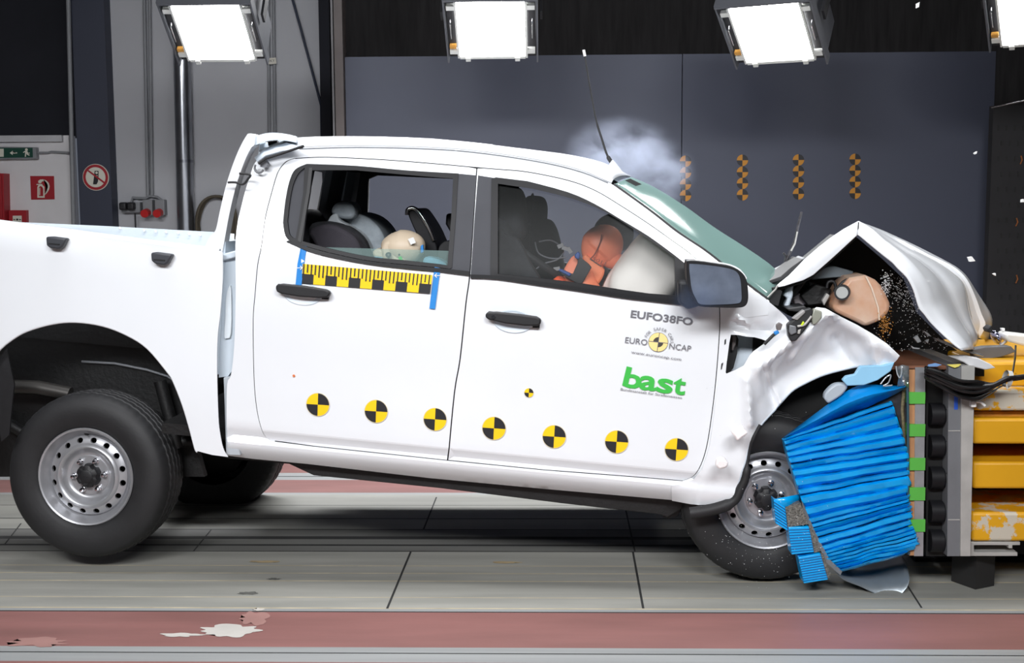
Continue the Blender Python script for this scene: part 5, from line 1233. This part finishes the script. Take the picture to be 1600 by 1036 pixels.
# board and litter on top
zb = P(1430, 573, YF).z
bm = bmesh.new(); xs0, xs1 = P(1396, 575, YF).x, P(1512, 575, YF).x
add_box(bm, ((xs0+xs1)/2, YF+.58, zb-.008), (xs1-xs0, 1.1, .016)); ub(finish('top_board', bm, BOARD, None))
bp('yellow_top_beam', [(1512, 556), (XR, 556), (XR, 572), (1512, 572)], YF+.6, YF+.8, BEAMC, .004)
ub(loft('clear_film', [[P(1398, 574, YF+.02), P(1404, 590, YF), P(1402, 604, YF)], [P(1410, 570, YF-.01), P(1412, 588, YF-.02), P(1414, 602, YF-.01)], [P(1420, 572, YF), P(1420, 590, YF-.01), P(1419, 606, YF)]], FILM, None, .003))
tube_f = [(1376, 600), (1384, 590), (1392, 586), (1388, 598), (1380, 603), (1394, 602)]
ub(tube('film_edge', [P(p[0], p[1], YF-.03) for p in cr(tube_f, 4)], .003, glass('film_white', (220, 230, 236), .5, .1, .3)))
ub(tube('film_edge', [P(p[0], p[1], YF-.03) for p in cr([(1400, 572), (1402, 584), (1406, 590), (1409, 580), (1408, 572)], 4)], .003, MATS['film_white']))
ub(tube('plate_edge', [P(1417, 575, YF+.01), P(1418.5, 640, YF+.01), P(1419, 760, YF+.02), P(1420, 866, YF+.03)], .006, mat('teal_edge', (50, 80, 92), .4)))
ub(tube('vertical_strip', [P(1414, 586, YF+.05), P(1413, 600, YF+.05), P(1410, 640, YF+.06), P(1414, 700, YF+.06)], .008, mat('mesh_strip', (122, 112, 84), .7, var=.4, scale=90)))

# cable bundle hanging over the beams
cb = thing('cable_bundle', 'thick bundle of black sensor cables hanging in front of the yellow beams', 'cable', loc=P(1530, 600, YF-.06))
random.seed(5)
for k in range(22):
    f = k/21; sag = 596+f*18+random.uniform(-2, 2); d = random.uniform(-.05, .03); top = 574+f*16
    pts = cr([(1446, top), (1464+random.uniform(-4, 4), 580+f*20), (1498, sag-2+f*6), (1528, sag+f*8), (1552, 600+f*5), (1573, 590+f*5), (1592, 588+f*4), (1630, 583+f*3), (1680, 580)], 4)
    under(tube('cable', [P(p[0], p[1], YF-.055+d*.5+.02*math.sin(i*.3+k)) for i, p in enumerate(pts)], .0075, mat('black_cable', (18, 18, 19), .4), None, 6), cb)
c = P(1575, 593, YF-.05); bm = bmesh.new(); add_tube(bm, [(c.x-.010, c.y+.005, c.z+.004), (c.x+.010, c.y+.005, c.z)], [.036, .036], 20, False); under(finish('cable_tie', bm, mat('white_cable_tie', (190, 190, 186), .5)), cb)
under(tube('tie_tail', [P(1573, 601, YF-.12), P(1574, 608, YF-.12)], .004, MATS['white_cable_tie']), cb)
under(tube('thin_cable', [P(p[0], p[1], YF-.08) for p in cr([(1460, 598), (1480, 612), (1500, 620), (1525, 621), (1548, 612), (1568, 602)], 4)], .003, MATS['black_cable']), cb)
under(tube('thin_cable', [P(p[0], p[1], YF-.08) for p in cr([(1532, 625), (1550, 614), (1562, 604)], 4)], .003, MATS['black_cable']), cb)
tag(tube('hanging_wire', [P(1587, 540, YF+.1), P(1586, 560, YF+.06), P(1582, 584, YF-.05)], .004, MATS['black_cable']), 'thin black wire dropping from the broken bumper to the cable tie', 'cable')
tag(tube('taut_wire', [P(1549, 168, 6.0), P(1600, 157.5, 6.0), P(1700, 136, 6.0)], .003, CHROME), 'thin bright wire stretched across the upper right dark wall', 'wire')
t = thing('white_clip', 'small white cable clip stuck on the light steel plate', 'clip', loc=P(1520, 630, YF-.02))
under(box('clip_body', P(1520, 631, YF-.025), (.022, .03, .026), WHITE, None, None, .004), t)
under(tube('clip_tail', [P(1522, 627, YF-.03), P(1532, 628, YF-.03), P(1539, 634, YF-.03)], .006, WHITE), t)

# ---- debris
def shard(name, px, w0_, w1_, m, label, cat, fr=WORLD, bev=.004):
    return tag(prism(fr, name, px, w0_, w1_, m, None, bev), label, cat)
zl = YF+.35
t = shard('bumper_fragment', [(1519, 546), (1540, 542), (1580, 541), (1588, 550), (1564, 558), (1534, 563), (1524, 562)], YF+.3, YF+.36, mat('dark_grey_plastic', (96, 96, 98), .45), 'dark grey piece of bumper plastic lying on the yellow beam', 'debris')
shard('white_tube', [(1573, 520), (1600, 523), (1660, 530), (1660, 548), (1600, 541), (1576, 534), (1571, 527)], YF+.35, YF+.46, mat('off_white_plastic', (222, 222, 218), .4), 'white plastic tube sticking in from the right edge above the barrier', 'debris', bev=.02)
t = thing('broken_headlamp', 'broken chrome headlamp bowl behind the hood tip', 'headlamp', loc=P(1556, 534, YF+.42))
q = P(1556, 527, YF+.42); under(blob('reflector', q, (.018, .04, .036), mat('purple_chrome', (190, 190, 220), .1, metal=1), None, Matrix.Rotation(math.radians(-25), 3, 'Y'), 4), t)
under(prism(WORLD, 'lamp_socket', [(1542, 514), (1549, 508), (1552, 514), (1551, 520), (1545, 520)], YF+.4, YF+.46, BLACK, None, .004), t)
under(tube('lamp_bracket', [P(1563, 540, YF+.4), P(1571, 534, YF+.4), P(1574, 526, YF+.4)], .007, LGREY), t)
shard('chrome_trim', [(1461, 528), (1480, 534), (1500, 543), (1522, 550), (1539, 555), (1536, 558), (1510, 551), (1484, 541), (1464, 532)], YF+.2, YF+.24, mat('silver_trim', (200, 200, 200), .25, metal=.8, var=.3, scale=40), 'silver strip of grille trim under the crumpled hood', 'debris', bev=.003)
shard('white_panel_fragment', [(1484, 557), (1510, 556), (1530, 560), (1548, 569), (1556, 575), (1540, 578), (1515, 572), (1506, 566)], YF+.02, YF+.06, mat('pale_plastic', (214, 214, 216), .4), 'pale plastic sheet lying over the top of the barrier', 'debris')
shard('yellow_tape_scrap', [(1480, 570), (1502, 569), (1498, 573), (1492, 575), (1486, 573)], YF-.01, YF+.0, mat('pale_yellow_tape', (236, 220, 110), .5), 'scrap of yellow tape on the barrier top edge', 'tape', bev=.001)
shard('blue_tape_scrap', [(1451, 570), (1462, 567.5), (1472, 570), (1464, 573), (1450, 573)], YF-.01, YF+.0, mat('pale_blue_tape', (120, 160, 210), .5), 'scrap of pale blue tape on the barrier top edge', 'tape', bev=.001)
TRW = TR
for pts, lab in (([(1142, 675), (1150, 671), (1160, 665), (1164, 672), (1170, 677), (1160, 684), (1152, 690), (1148, 683)], 'larger white foam scrap flying past the front wing'),
                 ([(1121, 718), (1131, 716), (1139, 724), (1136, 731), (1124, 734), (1118, 728)], 'lower white foam cube with a hole flying past the front wing')):
    o = prism(TR, 'foam_scrap', pts, -.14, -.09, mat('white_foam', (246, 240, 240), .7, bump=.2, scale=20), None, .008); o.matrix_world = MT; tag(o, lab, 'debris', 'white foam scraps in the air')
pr = None
flying = [((1513, 402), (1519, 401), (1524, 408), (1516, 409)), ((1433, 5), (1437, 3), (1436, 11), (1433, 12)), ((1523, 239), (1527, 236.5), (1526, 240), (1524, 241)), ((1565, 513), (1570, 513), (1570, 517), (1566, 517)), ((1597, 312), (1600, 311), (1600, 316), (1597, 316)), ((1552, 428), (1556, 427), (1556, 431))]
labs = ['largest white fragment in the air right of the crumpled hood', 'white fragment in the air at the top beside the tilted floodlight', 'tiny white fragment in the air below the taut wire', 'white fragment in the air just above the broken headlamp', 'tiny white fragment in the air at the right edge', 'tiny grey fragment in the air beside the dark perforated panel']
for pts, lab in zip(flying, labs): tag(prism(WORLD, 'flying_fragment', pts, 5.6, 5.62, WHITE), lab, 'debris', 'white fragments flying from the crash')
# fluid spray and glass dust: far too many drops to count
random.seed(11)
bm = bmesh.new()
def drop(px, py, y, r):
    bmesh.ops.create_icosphere(bm, subdivisions=1, radius=r, matrix=Matrix.Translation(P(px, py, y)) @ Matrix.Rotation(random.random()*3, 4, 'Y') @ Matrix.Diagonal((random.uniform(.5, 1.8), 1, 1, 1)))
for _ in range(420):
    u = random.random()**.7; drop(1386+u*48+random.gauss(0, 4), 452+random.gauss(0, 10+16*u)+u*12, random.uniform(5.25, 5.5), random.uniform(.0008, .0022))
for _ in range(120): drop(1384+random.gauss(0, 4), 444+random.gauss(0, 9), random.uniform(5.2, 5.3), random.uniform(.001, .003))
tag(finish('washer_spray', bm, mat('white_spray', (226, 228, 230), .3), None, 80), 'white spray of washer fluid bursting from the tank', 'spray', kind='stuff')
bm = bmesh.new()
for _ in range(170): drop(1382+random.gauss(0, 5), 503+random.gauss(0, 11), random.uniform(5.2, 5.3), random.uniform(.001, .0028))
tag(finish('orange_spray', bm, mat('orange_spray', (206, 140, 60), .4), None, 80), 'orange fluid dripping from the bottom of the washer tank', 'spray', kind='stuff')
bm = bmesh.new()
for _ in range(200): drop(random.uniform(1360, 1490), random.uniform(490, 548), random.uniform(5.3, 5.7), random.uniform(.001, .0026)) if random.random() < .8 else drop(random.uniform(1100, 1300), random.uniform(600, 900), 5.12, random.uniform(.0008, .002))
for _ in range(150): drop(random.gauss(1180, 50), random.gauss(855, 28), random.uniform(5.0, 5.2), random.uniform(.0006, .0014))
tag(finish('glass_dust', bm, mat('glass_dust', (210, 212, 214), .3), None, 80), 'fine glass and dirt crumbs in the air around the front wheel', 'dust', kind='stuff')
for pts, lab in (([(1428, 528), (1434, 524), (1440, 534), (1434, 536)], 'clear lens splinter under the hood, left of the chrome trim'), ([(1424, 540), (1428, 543), (1438, 544), (1436, 546), (1426, 545)], 'curved clear lens splinter low under the hood'), ([(1446, 533), (1452, 530), (1450, 537)], 'white lens splinter beside the chrome trim'), ([(1442, 516), (1450, 520), (1456, 526), (1450, 525)], 'grey lens splinter above the chrome trim')):
    tag(prism(WORLD, 'lens_splinter', pts, 5.32, 5.34, mat('lens_clear', (150, 152, 154), .15), None, .002), lab, 'debris', 'lens splinters under the hood')

# ================================================================== SMOKE
def puff(name, px, py, Y, s, R, m, label):
    bm = bmesh.new(); bmesh.ops.create_icosphere(bm, subdivisions=3, radius=1.0)
    o = finish(name, bm, m, None, 80); o.location = P(px, py, Y); o.scale = s; o.rotation_euler = R
    return tag(o, label, 'smoke', kind='stuff')
puff('smoke_cloud', 982, 262, 7.3, (.43, .5, .32), (0, math.radians(16), 0), smoke_mat('blue_white_smoke', (206, 216, 240), 7.0, 2.2, .40, .74), 'blue white smoke rising behind the windscreen and aerial')
q = MT @ T(1020, 420, .62)
o = puff('cabin_smoke', 1035, 410, 5.8, (.34, .5, .26), (0, math.radians(32), 0), smoke_mat('cabin_smoke', (224, 226, 234), 3.4, 1.6, .3, .7), 'airbag smoke drifting in the cab behind the front side window')
o = puff('window_smoke', 1090, 470, 4.96, (.13, .10, .11), (0, 0, 0), smoke_mat('window_smoke', (150, 176, 226), 5.0, 1.6, .3, .75), 'wisp of bluish smoke escaping in front of the wing mirror')
